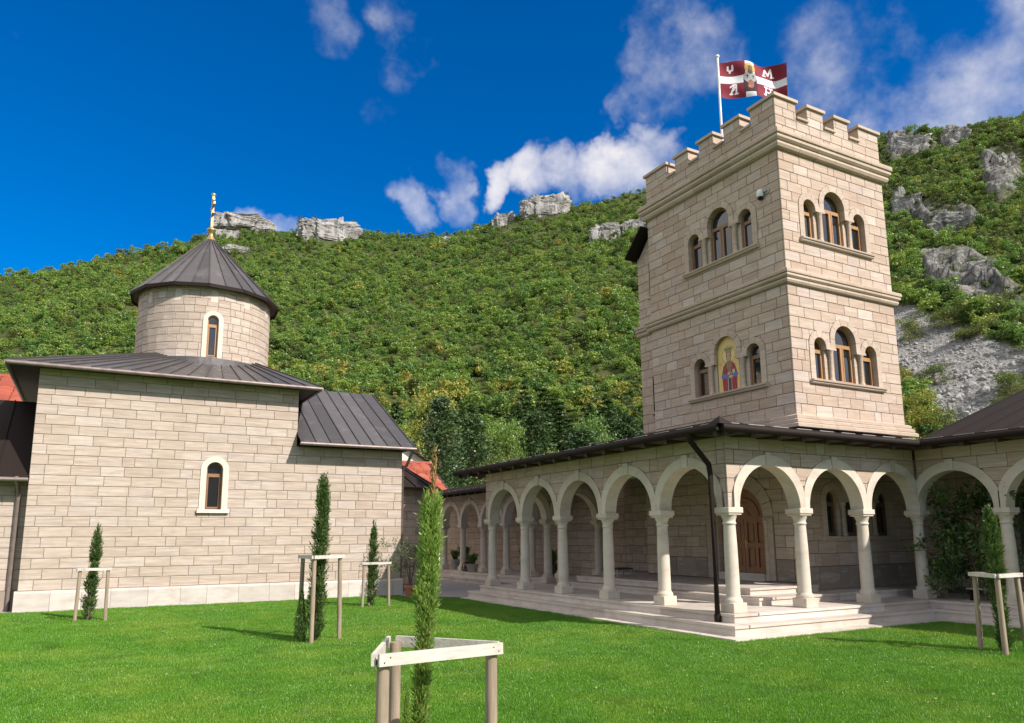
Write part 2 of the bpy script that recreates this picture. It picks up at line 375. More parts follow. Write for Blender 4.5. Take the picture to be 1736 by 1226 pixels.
def hill_mat():
    m_, nt, b = mat_new('hillside')
    fl = mixc(nt, (.04, .065, .018), (.12, .125, .045), mapr(nt, nz(nt, .25, 6, .65), .35, .7))
    rk = mixc(nt, (.085, .083, .08), (.34, .325, .305), mapr(nt, nz(nt, .5, 8, .72), .34, .62))
    vo = nt.nodes.new('ShaderNodeTexVoronoi'); vo.feature = 'DISTANCE_TO_EDGE'; vo.inputs['Scale'].default_value = .35
    nt.links.new(nt.nodes.new('ShaderNodeNewGeometry').outputs['Position'], vo.inputs['Vector'])
    rk = mixc(nt, rk, (.07, .068, .065), mapr(nt, vo.outputs['Distance'], .09, .0, 0, .75))
    rk = mixc(nt, rk, (.06, .075, .02), mapr(nt, nz(nt, .22, 6, .7), .52, .62, 0, .8))
    v2 = nt.nodes.new('ShaderNodeTexVoronoi'); v2.inputs['Scale'].default_value = 1.1
    nt.links.new(nt.nodes.new('ShaderNodeNewGeometry').outputs['Position'], v2.inputs['Vector'])
    sc = mixc(nt, (.20, .196, .19), (.36, .35, .335), v2.outputs['Color'])
    sc = mixc(nt, sc, (.29, .28, .265), .5)
    c = mixc(nt, fl, rk, attr(nt, 'rock')); c = mixc(nt, c, sc, attr(nt, 'scree'))
    nt.links.new(c, b.inputs['Base Color']); b.inputs['Roughness'].default_value = .95; b.inputs['Specular IOR Level'].default_value = .1
    bump(nt, b, nz(nt, .6, 8, .7), .9, 1.2); return m_
M['hill'] = hill_mat()
def crag_mat():
    m_, nt, b = mat_new('limestone_crag')
    c = mixc(nt, (.13, .126, .12), (.44, .42, .395), mapr(nt, nz(nt, .28, 9, .72, None, (1, 1, .5)), .32, .62))
    c = mixc(nt, c, (.075, .072, .068), mapr(nt, nz(nt, .35, 5, .6, None, (1.6, 1.6, .35)), .58, .68, 0, .85))
    c = mixc(nt, c, (.45, .34, .24), mapr(nt, nz(nt, .1, 4), .6, .75, 0, .4))
    nt.links.new(c, b.inputs['Base Color']); b.inputs['Roughness'].default_value = .95; bump(nt, b, nz(nt, .8, 8, .7), .9, .8); return m_
M['crag'] = crag_mat()
def vcol_mat(name, rough=.7, metal=0.):
    m_, nt, b = mat_new(name); a = nt.nodes.new('ShaderNodeAttribute'); a.attribute_name = 'print'
    nt.links.new(a.outputs['Color'], b.inputs['Base Color']); b.inputs['Roughness'].default_value = rough; b.inputs['Metallic'].default_value = metal; return m_
M['flag'] = vcol_mat('printed_flag_cloth', .85)
M['icon'] = vcol_mat('mosaic_print', .4)

# ------------------------------------------------------------------ masonry
def faceS(y0): return lambda u, z, d: (u, y0-d, z)
def faceW(x0): return lambda u, z, d: (x0-d, u, z)
def faceN(y0): return lambda u, z, d: (u, y0+d, z)
def faceE(x0): return lambda u, z, d: (x0+d, u, z)
def faceDrum(cx, cy, r, a0=-math.pi/2):
    return lambda u, z, d: (cx+(r+d)*math.cos(a0+u/r), cy+(r+d)*math.sin(a0+u/r), z)
class Arch:
    def __init__(s, c, w, zb, zs, rise=None): s.c, s.w, s.zb, s.zs, s.rise = c, w, zb, zs, (w if rise is None else rise); s.a, s.b = c-w, c+w
    def iv(s, u):
        t = (u-s.c)/s.w
        return (s.zb, s.zs+s.rise*math.sqrt(max(0, 1-t*t))) if -1 < t < 1 else None
    def brk(s): return [s.c+s.w*math.cos(math.pi*k/14) for k in range(15)]
    def top(s): return s.zs+s.rise
class Rect:
    def __init__(s, a, b, zb, zt): s.a, s.b, s.zb, s.zt = a, b, zb, zt
    def iv(s, u): return (s.zb, s.zt) if s.a < u < s.b else None
    def brk(s): return [s.a, s.b]
    def top(s): return s.zt
def solid(u, z0, z1, voids):
    iv = [(z0, z1)]
    for v in voids:
        w = v.iv(u)
        if not w: continue
        o = []
        for a, b in iv:
            if w[1] <= a or w[0] >= b: o.append((a, b)); continue
            if w[0] > a: o.append((a, w[0]))
            if w[1] < b: o.append((w[1], b))
        iv = o
    return [(a, b) for a, b in iv if b-a > .004]
def chains(u0, u1, z0, z1, voids):
    us = sorted(set([u0, u1]+[b for v in voids for b in v.brk() if u0 < b < u1])); res = []; live = []
    for a, b in zip(us[:-1], us[1:]):
        if b-a < 1e-5: continue
        e = min(1e-4, (b-a)*.01)
        # every interval present at the strip's middle, evaluated at both ends
        L_, M_, R_ = (solid(x, z0, z1, voids) for x in (a+e, (a+b)/2, b-e))
        new = []
        for k, mi in enumerate(M_):
            def near(S):
                c = [i for i in S if i[0] < mi[1] and i[1] > mi[0]]
                return c[0] if c else ((mi[0]+mi[1])/2,)*2
            l, r = near(L_), near(R_); hit = None
            for ch in live:
                if abs(ch[-1][1]-l[0]) < .012 and abs(ch[-1][2]-l[1]) < .012 and abs(ch[-1][0]-a) < 1e-6: hit = ch
            if hit is None: hit = [(a, l[0], l[1])]; res.append(hit)
            hit.append((b, r[0], r[1])); new.append(hit)
        live = new
    return res
def block_mesh(P, u0, u1, z0, z1, voids, th=.035, bv=.006, rnd=.5, mb=None):
    mb = mb or MB(); vs = [v for v in voids if v.a < u1 and v.b > u0 and v.zb < z1 and v.top() > z0]
    area = 0
    ch = chains(u0, u1, z0, z1, vs) if vs else None
    full = ch is None or (len(ch) == 1 and all(abs(p[1]-z0) < 1e-6 and abs(p[2]-z1) < 1e-6 for p in ch[0]) and abs(ch[0][0][0]-u0) < 1e-6 and abs(ch[0][-1][0]-u1) < 1e-6)
    if full:
        o = [(u0, z0), (u1, z0), (u1, z1), (u0, z1)]; i = [(u0+bv, z0+bv), (u1-bv, z0+bv), (u1-bv, z1-bv), (u0+bv, z1-bv)]
        v = [P(*p, -th) for p in o]+[P(*p, -bv) for p in o]+[P(*p, 0) for p in i]
        f = [(8, 9, 10, 11)]+[(a, (a+1) % 4, 4+(a+1) % 4, 4+a) for a in range(4)]+[(4+a, 4+(a+1) % 4, 8+(a+1) % 4, 8+a) for a in range(4)]
        mb.mesh(v, f, rnd); area = (u1-u0)*(z1-z0)
    else:
        for c in ch:
            poly = [(p[0], p[1]) for p in c]+[(p[0], p[2]) for p in reversed(c)]
            q = [poly[0]]
            for p in poly[1:]:
                if abs(p[0]-q[-1][0])+abs(p[1]-q[-1][1]) > .002: q.append(p)
            if abs(q[0][0]-q[-1][0])+abs(q[0][1]-q[-1][1]) < .002: q.pop()
            if len(q) < 3: continue
            ar = abs(sum(q[k][0]*q[(k+1) % len(q)][1]-q[(k+1) % len(q)][0]*q[k][1] for k in range(len(q))))/2
            if ar < .0009: continue
            area += ar; n = len(q)
            v = [P(*p, 0) for p in q]+[P(*p, -th) for p in q]
            mb.mesh(v, [tuple(range(n))]+[(k, n+k, n+(k+1) % n, (k+1) % n) for k in range(n)], rnd)
    return (mb, area) if area > 0 else (None, 0)
def masonry(P, u0, u1, z0, z1, course, blen, voids=(), joint=.011, seed=0, short=.16, var=.16, u0_first=True):
    r = random.Random(seed); n = max(1, round((z1-z0)/course)); h = (z1-z0)/n; out = []; prev = []
    for k in range(n):
        a, b = z0+k*h, z0+(k+1)*h
        for _ in range(12):
            cuts = [u0]; u = u0+blen*r.choice((.5, .35, .75, .6, 1.0))
            while u < u1-.12:
                cuts.append(u); u += blen*(r.uniform(.4, .5) if r.random() < short else r.uniform(1-var, 1+var))
            cuts.append(u1)
            if all(abs(x-y) > .07 for x in cuts[1:-1] for y in prev): break
        prev = cuts[1:-1]
        for c, d in zip(cuts[:-1], cuts[1:]):
            if d-c < .03: continue
            mb, ar = block_mesh(P, c+joint/2, d-joint/2, a+joint/2, b-joint/2, voids, rnd=r.random())
            if mb: out.append((ar, mb))
    return out
def place_blocks(blocks, name, mat, parent, limit=300, rest='stone_courses'):
    blocks = sorted(blocks, key=lambda t: -t[0])
    for a, mb in blocks[:limit]: mb.build(name, mat, parent)
    if blocks[limit:]:
        j = MB()
        for a, mb in blocks[limit:]: j.mesh_r(mb)
        j.build(rest, mat, parent, kind='stuff')
def slab(P, u0, u1, z0, z1, voids=(), df=-.014, db=-.3, nseg=1):
    mb = MB()
    ks = [u0+(u1-u0)*k/nseg for k in range(nseg+1)]
    for a, b in zip(ks[:-1], ks[1:]):
        for c in chains(a, b, z0, z1, voids):
            for p, q in zip(c[:-1], c[1:]):
                for d in (df, db): mb.face([P(p[0], p[1], d), P(q[0], q[1], d), P(q[0], q[2], d), P(p[0], p[2], d)])
                for i in (1, 2):
                    mb.face([P(p[0], p[i], df), P(q[0], q[i], df), P(q[0], q[i], db), P(p[0], p[i], db)])
            for p in (c[0], c[-1]):
                mb.face([P(p[0], p[1], df), P(p[0], p[2], df), P(p[0], p[2], db), P(p[0], p[1], db)])
    return mb
def ring_seg(P, c, zs, r0, r1, t0, t1, d0, d1, n=6, rnd=.5, clip=None, rise=1.):
    """arch piece between angles t0..t1 (0 = right springing)"""
    mb = MB(); inn = []; out = []
    for k in range(n+1):
        t = t0+(t1-t0)*k/n; co, si = math.cos(t), math.sin(t); ro = r1
        if clip and abs(co) > 1e-6: ro = min(r1, clip/abs(co))
        inn.append((c+r0*co, zs+r0*si*rise)); out.append((c+ro*co, zs+ro*si*rise))
    for k in range(n):
        a, b, e, g = inn[k], inn[k+1], out[k+1], out[k]
        for d in (d0, d1): mb.face([P(*a, d), P(*b, d), P(*e, d), P(*g, d)], rnd)
        mb.face([P(*a, d0), P(*b, d0), P(*b, d1), P(*a, d1)], rnd); mb.face([P(*g, d0), P(*e, d0), P(*e, d1), P(*g, d1)], rnd)
    for k in (0, n): mb.face([P(*inn[k], d0), P(*out[k], d0), P(*out[k], d1), P(*inn[k], d1)], rnd)
    return mb
def pbox(P, u0, u1, z0, z1, d0, d1, mb=None, rnd=.5):
    mb = mb or MB(); v = [P(u, z, d) for u in (u0, u1) for z in (z0, z1) for d in (d0, d1)]
    mb.mesh(v, [(0, 1, 3, 2), (4, 6, 7, 5), (0, 4, 5, 1), (2, 3, 7, 6), (0, 2, 6, 4), (1, 5, 7, 3)], rnd); return mb
def profile_run(P, u0, u1, prof, m0=0, m1=0, rnd=.5):
    """moulding: profile [(d,z)] swept along u; m0/m1 = 1 mitres the end outwards"""
    mb = MB(); n = len(prof)
    A = [P(u0-m0*d, z, d) for d, z in prof]; B = [P(u1+m1*d, z, d) for d, z in prof]
    mb.mesh(A+B, [(k, (k+1) % n, n+(k+1) % n, n+k) for k in range(n)]+[tuple(range(n)), tuple(range(2*n-1, n-1, -1))], rnd); return mb
def cornice(P, u0, u1, prof, name, mat, parent, m0=0, m1=0, L_=.62, seed=1):
    r = random.Random(seed); n = max(1, round((u1-u0)/L_))
    for k in range(n):
        a = u0+(u1-u0)*k/n; b = u0+(u1-u0)*(k+1)/n
        profile_run(P, a+(.003 if k else 0), b-(.003 if k < n-1 else 0), prof, m0 if k == 0 else 0, m1 if k == n-1 else 0, r.random()).build(name, mat, parent)
def arch_pts(c, w, zb, zs, n=14):
    return [(c-w, zb)]+[(c-w*math.cos(math.pi*k/n), zs+w*math.sin(math.pi*k/n)) for k in range(n+1)]+[(c+w, zb)]
def arch_frame(P, c, w, zb, zs, t, d0, d1, mb=None, rnd=.5):
    """solid arched frame ring of width t"""
    mb = mb or MB(); o = arch_pts(c, w, zb, zs); i = arch_pts(c, w-t, zb+t, zs); n = len(o)
    for k in range(n):
        j = (k+1) % n
        for d in (d0, d1): mb.face([P(*o[k], d), P(*o[j], d), P(*i[j], d), P(*i[k], d)], rnd)
        mb.face([P(*i[k], d0), P(*i[j], d0), P(*i[j], d1), P(*i[k], d1)], rnd); mb.face([P(*o[k], d0), P(*o[j], d0), P(*o[j], d1), P(*o[k], d1)], rnd)
    return mb
def window(P, c, w, zb, zs, d, parent, wood, mullion=False, tz=None, t=.045, gl='glass'):
    tz = zs-.03 if tz is None else tz
    fr = arch_frame(P, c, w, zb, zs, t, d, d-.06)
    pbox(P, c-w+t*.6, c+w-t*.6, tz-.03, tz+.03, d+.006, d-.05, fr)
    if mullion: pbox(P, c-.03, c+.03, zb+t*.6, tz-.03, d+.004, d-.05, fr)
    # casement stiles stand proud of the fixed frame
    cas = [(c-w+t, c-.03), (c+.03, c+w-t)] if mullion else [(c-w+t, c+w-t)]
    for a, b in cas:
        for (x0, x1, y0, y1) in ((a, a+.03, zb+t, tz-.03), (b-.03, b, zb+t, tz-.03), (a+.03, b-.03, zb+t, zb+t+.03), (a+.03, b-.03, tz-.06, tz-.03)):
            pbox(P, x0, x1, y0, y1, d+.012, d-.035, fr)
    wo = fr.build('window', wood, parent)
    for a, b in cas: pbox(P, a+.02, b-.02, zb+t+.02, tz-.05, d-.03, d-.038).build('pane', M[gl], wo)
    wi = w-t+.006; pts = [p for p in arch_pts(c, wi, zs, zs) if p[1] >= tz+.02] if tz >= zs else None
    g = MB(); top = [(c-wi*math.cos(math.pi*k/12), max(tz+.02, zs+wi*math.sin(math.pi*k/12))) for k in range(13)]
    poly = [(c-wi, tz+.02)]+top+[(c+wi, tz+.02)]
    q = [poly[0]]
    for p in poly[1:]:
        if abs(p[0]-q[-1][0])+abs(p[1]-q[-1][1]) > 1e-4: q.append(p)
    n = len(q); g.mesh([P(*p, d-.03) for p in q]+[P(*p, d-.038) for p in q], [tuple(range(n)), tuple(range(2*n-1, n-1, -1))]+[(k, (k+1) % n, n+(k+1) % n, n+k) for k in range(n)])
    g.build('pane', M[gl], wo)
    return wo

# ------------------------------------------------------------------ terrain
def sil(xs):
    X = [-900, -400, 0, 100, 200, 300, 360, 460, 560, 620, 700, 790, 850, 900, 940, 1000, 1060, 1095, 1200, 1490, 1600, 1700, 1736, 2000, 2600]
    Y = [520, 480, 460, 448, 420, 407, 388, 385, 385, 384, 392, 388, 372, 352, 346, 340, 318, 313, 290, 215, 203, 190, 186, 170, 200]
    return np.interp(xs, X, Y)
_px = np.linspace(-900, 2600, 400); _d = np.array([ray(x, y) for x, y in zip(_px, sil(_px))])
_az = np.arctan2(_d[:, 0], _d[:, 1]); _el = _d[:, 2]/np.hypot(_d[:, 0], _d[:, 1])
D0, = (150.,)
def H(x, y, rough=True):
    dx = np.asarray(x, float)-CAM[0]; dy = np.asarray(y, float)-CAM[1]; d = np.hypot(dx, dy); az = np.arctan2(dx, dy)
    t = np.interp(az, _az, _el)
    d1 = np.interp(np.degrees(az), [-40, 0, 40, 52, 62, 90], [600, 590, 560, 430, 380, 380])
    d0 = np.interp(np.degrees(az), [-40, 40, 55, 90], [150, 150, 105, 100])
    zr = t*d1-3.0
    s = np.clip((d-d0)/(d1-d0), 0, 1.0)
    prof = s*(.86+.14*s)
    z = zr*prof-np.maximum(0, d-d1)*.35
    n = fbm(dx/70, dy/70, 4, 3)*13+fbm(dx/17, dy/17, 3, 9)*2.6
    w = np.clip(s*5, 0, 1)*np.clip((1.02-s)*6, .12, 1)
    return np.where(d < d0, -0.4, z-.4+(n*w if rough else 0))
def hit(x, y):
    d = ray(x, y); k = 1/np.hypot(d[0], d[1])
    ts = np.arange(60, 800, .5); P = CAM[None]+d[None]*(ts*k)[:, None]
    g = P[:, 2] < H(P[:, 0], P[:, 1])
    i = np.argmax(g) if g.any() else len(ts)-1
    return P[i], ts[i]
def inpoly(x, y, poly):
    x = np.asarray(x); c = np.zeros(x.shape, bool); n = len(poly)
    for i in range(n):
        x1, y1 = poly[i]; x2, y2 = poly[i-1]
        c ^= ((y1 > y) != (y2 > y)) & (x < (x2-x1)*(y-y1)/(y2-y1+1e-9)+x1)
    return c
SCREE = [[(1500, 520), (1552, 520), (1600, 545), (1745, 598), (1760, 625), (1700, 655), (1660, 710), (1600, 730), (1560, 640), (1500, 600)]]
ROCK = [[(1500, 228), (1560, 232), (1585, 268), (1510, 275)], [(1595, 225), (1640, 210), (1650, 235), (1600, 262)], [(1670, 250), (1725, 245), (1736, 300), (1700, 345), (1660, 320)],
        [(1505, 322), (1570, 345), (1650, 355), (1672, 388), (1600, 400), (1510, 368)], [(1555, 435), (1640, 420), (1690, 470), (1745, 500), (1745, 548), (1650, 520), (1570, 488)]]
def masks(x, y, z):
    px, py = proj(np.stack([x, y, z], -1))
    jx = fbm(x/9, y/9, 3, 21)*16; jy = fbm(x/9, y/9, 3, 31)*12
    sc = np.zeros(x.shape, bool); rk = np.zeros(x.shape, bool)
    for p in SCREE: sc |= inpoly(px+jx*.5, py+jy*.5, p)
    for p in ROCK: rk |= inpoly(px+jx, py+jy, p)
    front = ((np.stack([x, y, z], -1)-CAM)@BF) > 0
    return rk & front & ~sc, sc & front
def build_hill():
    na, nr = 760, 290
    az = np.linspace(YAW-R(62), YAW+R(56), na); dd = np.concatenate([np.linspace(90, 620, nr-20), np.linspace(630, 900, 20)])
    A, Dd = np.meshgrid(az, dd, indexing='ij'); x = CAM[0]+Dd*np.sin(A); y = CAM[1]+Dd*np.cos(A); z = H(x, y)
    rk, sc = masks(x, y, z)
    rid = 1-np.abs(fbm(x/11+z/30, y/11-z/18, 4, 41))*2.2
    rid2 = 1-np.abs(fbm(x/4.5, (y+z)/4.5, 3, 45))*2
    soft = np.where(rk, 1., 0.)
    for _ in range(2): soft = (soft+np.roll(soft, 1, 0)+np.roll(soft, -1, 0)+np.roll(soft, 1, 1)+np.roll(soft, -1, 1))/5
    disp = soft*(rid*7+rid2*2.0-3)
    x = x-np.sin(A)*disp*.8; y = y-np.cos(A)*disp*.8; z = z+disp*.5
    V = np.stack([x, y, z], -1).reshape(-1, 3)
    i = np.arange(na*nr).reshape(na, nr)
    F = np.stack([i[:-1, :-1], i[1:, :-1], i[1:, 1:], i[:-1, 1:]], -1).reshape(-1, 4)
    me = bpy.data.meshes.new('hillside'); me.vertices.add(len(V)); me.vertices.foreach_set('co', V.astype(np.float32).ravel())
    me.loops.add(F.size); me.loops.foreach_set('vertex_index', F.astype(np.int32).ravel())
    me.polygons.add(len(F)); me.polygons.foreach_set('loop_start', np.arange(0, F.size, 4, dtype=np.int32)); me.update(calc_edges=True)
    for nm, a in (('rock', soft), ('scree', np.where(sc, 1., 0.))):
        at = me.attributes.new(nm, 'FLOAT', 'POINT'); at.data.foreach_set('value', a.astype(np.float32).ravel())
    me.polygons.foreach_set('use_smooth', [True]*len(F)); me.materials.append(M['hill'])
    o = bpy.data.objects.new('hillside', me); col.objects.link(o); tag(o, kind='structure'); return o
build_hill()
g = MB(); n = 48
g.face([(CAM[0]+1500*math.cos(2*math.pi*k/n), CAM[1]+1500*math.sin(2*math.pi*k/n), 0) for k in range(n)])
tag(g.build('ground', M['ground']), kind='structure')
LZ = .07
g = MB(); g.face([(-30, -26, LZ), (16, -26, LZ), (16, 11.3, LZ), (-30, 11.3, LZ)]); tag(g.build('lawn', M['lawn']), kind='structure')
g = MB(); g.face([(-1.9, 10.95, LZ+.015), (-.45, 9.35, LZ+.015), (3.2, 9.35, LZ+.015), (3.2, 26, LZ+.015), (-1.9, 26, LZ+.015)])
g.face([(-30, 11.34, LZ+.015), (-11.2, 11.34, LZ+.015), (-11.2, 13, LZ+.015), (-30, 13, LZ+.015)])
tag(g.build('courtyard_paving', M['paving']), kind='structure')

# ------------------------------------------------------------------ roofs
def panel_roof(parent, mat, E0, E1, R0, R1, n, th=.03, seam=.028, seed=0, seams=True):
    """sheet-metal slope: eave E0->E1, top R0->R1, n panels with raised seams"""
    r = random.Random(seed); E0, E1, R0, R1 = map(Vector, (E0, E1, R0, R1))
    nm = (E1-E0).cross(R0-E0 if (R0-E0).length > .01 else R1-E0).normalized()
    if nm.z < 0: nm = -nm
    for k in range(n):
        a, b = k/n, (k+1)/n
        p = [E0.lerp(E1, a), E0.lerp(E1, b), R0.lerp(R1, b), R0.lerp(R1, a)]
        mb = MB(); rr = r.random(); q = [v-nm*th for v in p]
        if (p[2]-p[3]).length < .01: p = p[:3]; q = q[:3]
        m_ = len(p); mb.mesh(p+q, [tuple(range(m_)), tuple(range(2*m_-1, m_-1, -1))]+[(i, (i+1) % m_, m_+(i+1) % m_, m_+i) for i in range(m_)], rr)
        mb.build('roof_panel', mat, parent)
    if seams:
        for k in range(n+1):
            a = E0.lerp(E1, k/n)+nm*.012; b = R0.lerp(R1, k/n)+nm*.012
            if (a-b).length < .15: continue
            mb = MB(); mb.bar(a, b, seam, .04, .3, nm); mb.build('seam', mat, parent)

# ------------------------------------------------------------------ tower
XT, YT, XE, YN = 3.6, 1.4, 7.44, 6.18
PW, PS = faceW(XT), faceS(YT)
tower = empty('bell_tower', (5.5, 3.8, 0))
tag(tower, 'square beige stone tower with battlements and triple arched windows', 'tower')
CW, CS = 3.42, 5.44
def tri_voids(c, zb): return [Arch(c, .54, zb-.1, zb+1.02), Arch(c-.9, .375, zb-.1, zb+.80), Arch(c+.9, .375, zb-.1, zb+.80), Rect(c-1.3, c+1.3, zb-.105, zb-.003)]
def tri_holes(c, zb): return [Arch(c, .40, zb, zb+1.02), Arch(c-.9, .24, zb, zb+.80), Arch(c+.9, .24, zb, zb+.80), Rect(c-.75, c+.75, zb, zb+.8)]
def triple(P, c, zb, parent, wood, blind=False, seed=0):
    r = random.Random(seed); t = M['trim']
    for cc, w, zs, nv in ((c, .375, zb+1.02, 5), (c-.9, .21, zb+.80, 5), (c+.9, .21, zb+.80, 5)):
        for k in range(nv):
            a, b = math.pi*k/nv, math.pi*(k+1)/nv
            ring_seg(P, cc, zs, w, w+.158, a+.012, b-.012, .018, -.26, 4, r.random()).build('voussoir', t, parent)
    for s in (-1, 1):
        o = c+s*.9+s*.21; a, b = sorted((o, o+s*.158)); pbox(P, a, b, zb, zb+.797, .018, -.26, rnd=r.random()).build('jamb', t, parent)
        a, b = sorted((c+s*.375, c+s*.533)); pbox(P, a, b, zb+.803, zb+1.017, .018, -.26, rnd=r.random()).build('jamb', t, parent)
        a, b = sorted((c+s*.375, c+s*.69)); pbox(P, a, b, zb+.003, zb+.745, -.07, -.26, rnd=r.random()).build('pier', t, parent)
        pbox(P, a-.012, b+.012, zb+.748, zb+.80, .03, -.255, rnd=r.random()).build('impost', t, parent)
        x, y, z = P(c+s*.5325, zb, -.025); cl = MB()
        cl.lathe((x, y, z), [(.075, .004), (.075, .05), (.052, .08), (.046, .12), (.044, .60), (.055, .62), (.05, .65), (.075, .70), (.085, .745)], 14, r.random())
        cl.build('colonnette', t, parent)
    sp = [(-.24, zb-.105), (.05, zb-.105), (.07, zb-.085), (.07, zb-.06), (.10, zb-.045), (.105, zb-.012), (.09, zb-.002), (-.24, zb-.002)]
    profile_run(P, c-1.3, c+1.3, sp, rnd=r.random()).build('sill', t, parent)
    if not blind: window(P, c, .372, zb, zb+1.02, -.125, parent, wood, True, zb+.93)
    for s in (-1, 1): window(P, c+s*.9, .208, zb, zb+.80, -.125, parent, wood, False, zb+.72)
ZW = (5.21, 8.60)
DC, DW, DS = 3.32, .72, 2.13                       # door centre, half width, springing
door_void = [Arch(DC, 1.085, .6, DS), Rect(DC-1.06, DC+1.06, .6, DS)]
wv = [v for z in ZW for v in tri_voids(CW, z)]+door_void
sv = [v for z in ZW for v in tri_voids(CS, z)]+tri_voids(CS, 1.70)
wh = [v for z in ZW for v in tri_holes(CW, z)]+[Arch(DC, .80, .5, DS)]
sh = [v for z in ZW for v in tri_holes(CS, z)]+tri_holes(CS, 1.70)
BASE, MID, TOP = (4.05, 4.36), (7.38, 7.70), (10.68, 11.12)
core = MB(); core.mesh_r(slab(PW, YT+.033, YN, .3, 11.66, wh, -.016, -.45)); core.mesh_r(slab(PS, XT+.034, XE-.02, .3, 11.66, sh, -.016, -.45))
core.mesh_r(slab(faceE(XE-.02), YT+.5, YN, .3, 11.66, (), 0, -.4)); core.mesh_r(slab(faceN(YN), XT+.5, XE-.45, .3, 11.66, (), 0, -.4))
core.box(XT+.46, XE-.45, YT+.46, YN-.42, 11.05, 11.12)
for z in (3.9, 7.5): core.box(XT+.46, XE-.45, YT+.46, YN-.42, z, z+.2)
core.build('wall', M['mortar'], tower)
up = []; dn = []
for k, (a, b, n) in enumerate(((BASE[1], MID[0], 0), (MID[1], TOP[0], 0))):
    up += masonry(PW, YT+.037, YN, a, b, .257, .50, wv, seed=11+k, short=.06); up += masonry(PS, XT, XE, a, b, .257, .50, sv, seed=21+k, short=.06)
# parapet with battlements
mW = [(YT, 2.15), (2.5, 3.05), (3.43, 3.97), (4.38, 4.9), (5.27, YN)]; mS = [(XT, 4.33), (4.74, 5.31), (5.72, 6.25), (6.66, XE)]
ZC, ZM = 11.64, 12.04
def gaps(m): return [Rect(a[1], b[0], ZC, 13) for a, b in zip(m[:-1], m[1:])]
up += masonry(PW, YT+.037, YN, TOP[1], ZM, .232, .46, gaps(mW), seed=31, short=.1); up += masonry(PS, XT, XE, TOP[1], ZM, .232, .46, gaps(mS), seed=32, short=.1)
TH = .34
for m_, P in ((mW, PW), (mS, PS), (mW, faceE(XE)), (mS, faceN(YN))):
    for k, (a, b) in enumerate(m_):
        if P is PW or m_ is mW:
            a2, b2 = (a+TH+.003 if k == 0 else a+.004), (b-TH-.003 if k == len(m_)-1 else b-.004)
        else: a2, b2 = a+(.018 if k == 0 else .004), b-(.018 if k == len(m_)-1 else .004)
        pbox(P, a2, b2, 11.66, ZM-.002, -.016, -TH).build('merlon', M['tower'], tower)
rr = random.Random(5)
for m_, P, q in ((mW, PW, 0), (mS, PS, 1), (mW, faceE(XE), 0), (mS, faceN(YN), 1)):
    for k, (a, b) in enumerate(m_):
        x0, x1 = a-.05, b+.05
        if q == 0 and k == 0: x0 = a+TH+.05          # corner copings run along the south side
        if q == 0 and k == len(m_)-1: x1 = b-TH-.05
        pbox(P, x0, x1, ZM, ZM+.075, .055, -TH-.05, rnd=rr.random()).build('coping', M['trim'], tower)
    for a, b in zip(m_[:-1], m_[1:]):
        pbox(P, a[1]+.004, b[0]-.004, ZC, ZC+.05, .05, -TH-.04, rnd=rr.random()).build('coping', M['trim'], tower)
# W-face corner cap return
pbox(PW, YT+.002, YT+TH+.048, ZM+.001, ZM+.074, .053, -.02).build('coping', M['trim'], tower)
def cprof(z0, z1, d):
    h = z1-z0
    return [(-.05, z0), (.02*d/.15, z0), (.45*d, z0+.06*h), (.62*d, z0+.2*h), (.58*d, z0+.32*h), (.45*d, z0+.37*h), (.66*d, z0+.40*h), (.86*d, z0+.5*h), (.86*d, z0+.62*h), (.74*d, z0+.69*h), (.97*d, z0+.72*h), (d, z0+.8*h), (d, z0+.95*h), (.9*d, z1), (-.05, z1+.01)]
for (a, b), d, s in ((MID, .15, 1), (TOP, .2, 2)):
    cornice(PW, YT, YN, cprof(a, b, d), 'cornice_stone', M['trim'], tower, 1, 1, .66, s)
    cornice(PS, XT, XE, cprof(a, b, d), 'cornice_stone', M['trim'], tower, 1, 1, .66, s+5)
    cornice(faceE(XE), YT, YN, cprof(a, b, d), 'cornice_stone', M['trim'], tower, 1, 1, 2.4, s+7)
    cornice(faceN(YN), XT, XE, cprof(a, b, d), 'cornice_stone', M['trim'], tower, 1, 1, 2.0, s+9)
bp = [(-.05, 4.05), (.19, 4.05), (.20, 4.06), (.20, 4.13), (.17, 4.15), (.14, 4.16), (.15, 4.17), (.15, 4.23), (.12, 4.25), (.09, 4.26), (.10, 4.27), (.10, 4.33), (.05, 4.36), (-.05, 4.36)]
cornice(PW, YT, YN, bp, 'cornice_stone', M['trim'], tower, 1, 0, .66, 15); cornice(PS, XT, XE, bp, 'cornice_stone', M['trim'], tower, 1, 1, .55, 16)
place_blocks(up, 'stone', M['tower'], tower, 300)
# lower storey, seen through the arcade
dn += masonry(PW, YT+.037, YN, 1.20, BASE[0], .26, .52, wv, seed=41, short=.06); dn += masonry(PS, XT, XE, 1.06, BASE[0], .26, .52, sv, seed=42, short=.06)
place_blocks(dn, 'ground_floor_stone', M['tower'], tower, 300, 'ground_floor_courses')
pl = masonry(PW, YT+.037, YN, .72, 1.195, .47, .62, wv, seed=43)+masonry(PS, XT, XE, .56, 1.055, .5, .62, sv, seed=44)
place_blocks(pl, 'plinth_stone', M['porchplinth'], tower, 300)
for k, z in enumerate(ZW):
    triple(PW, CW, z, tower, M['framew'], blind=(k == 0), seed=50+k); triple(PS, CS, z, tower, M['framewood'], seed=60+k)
triple(PS, CS, 1.70, tower, M['framedark'], seed=70)
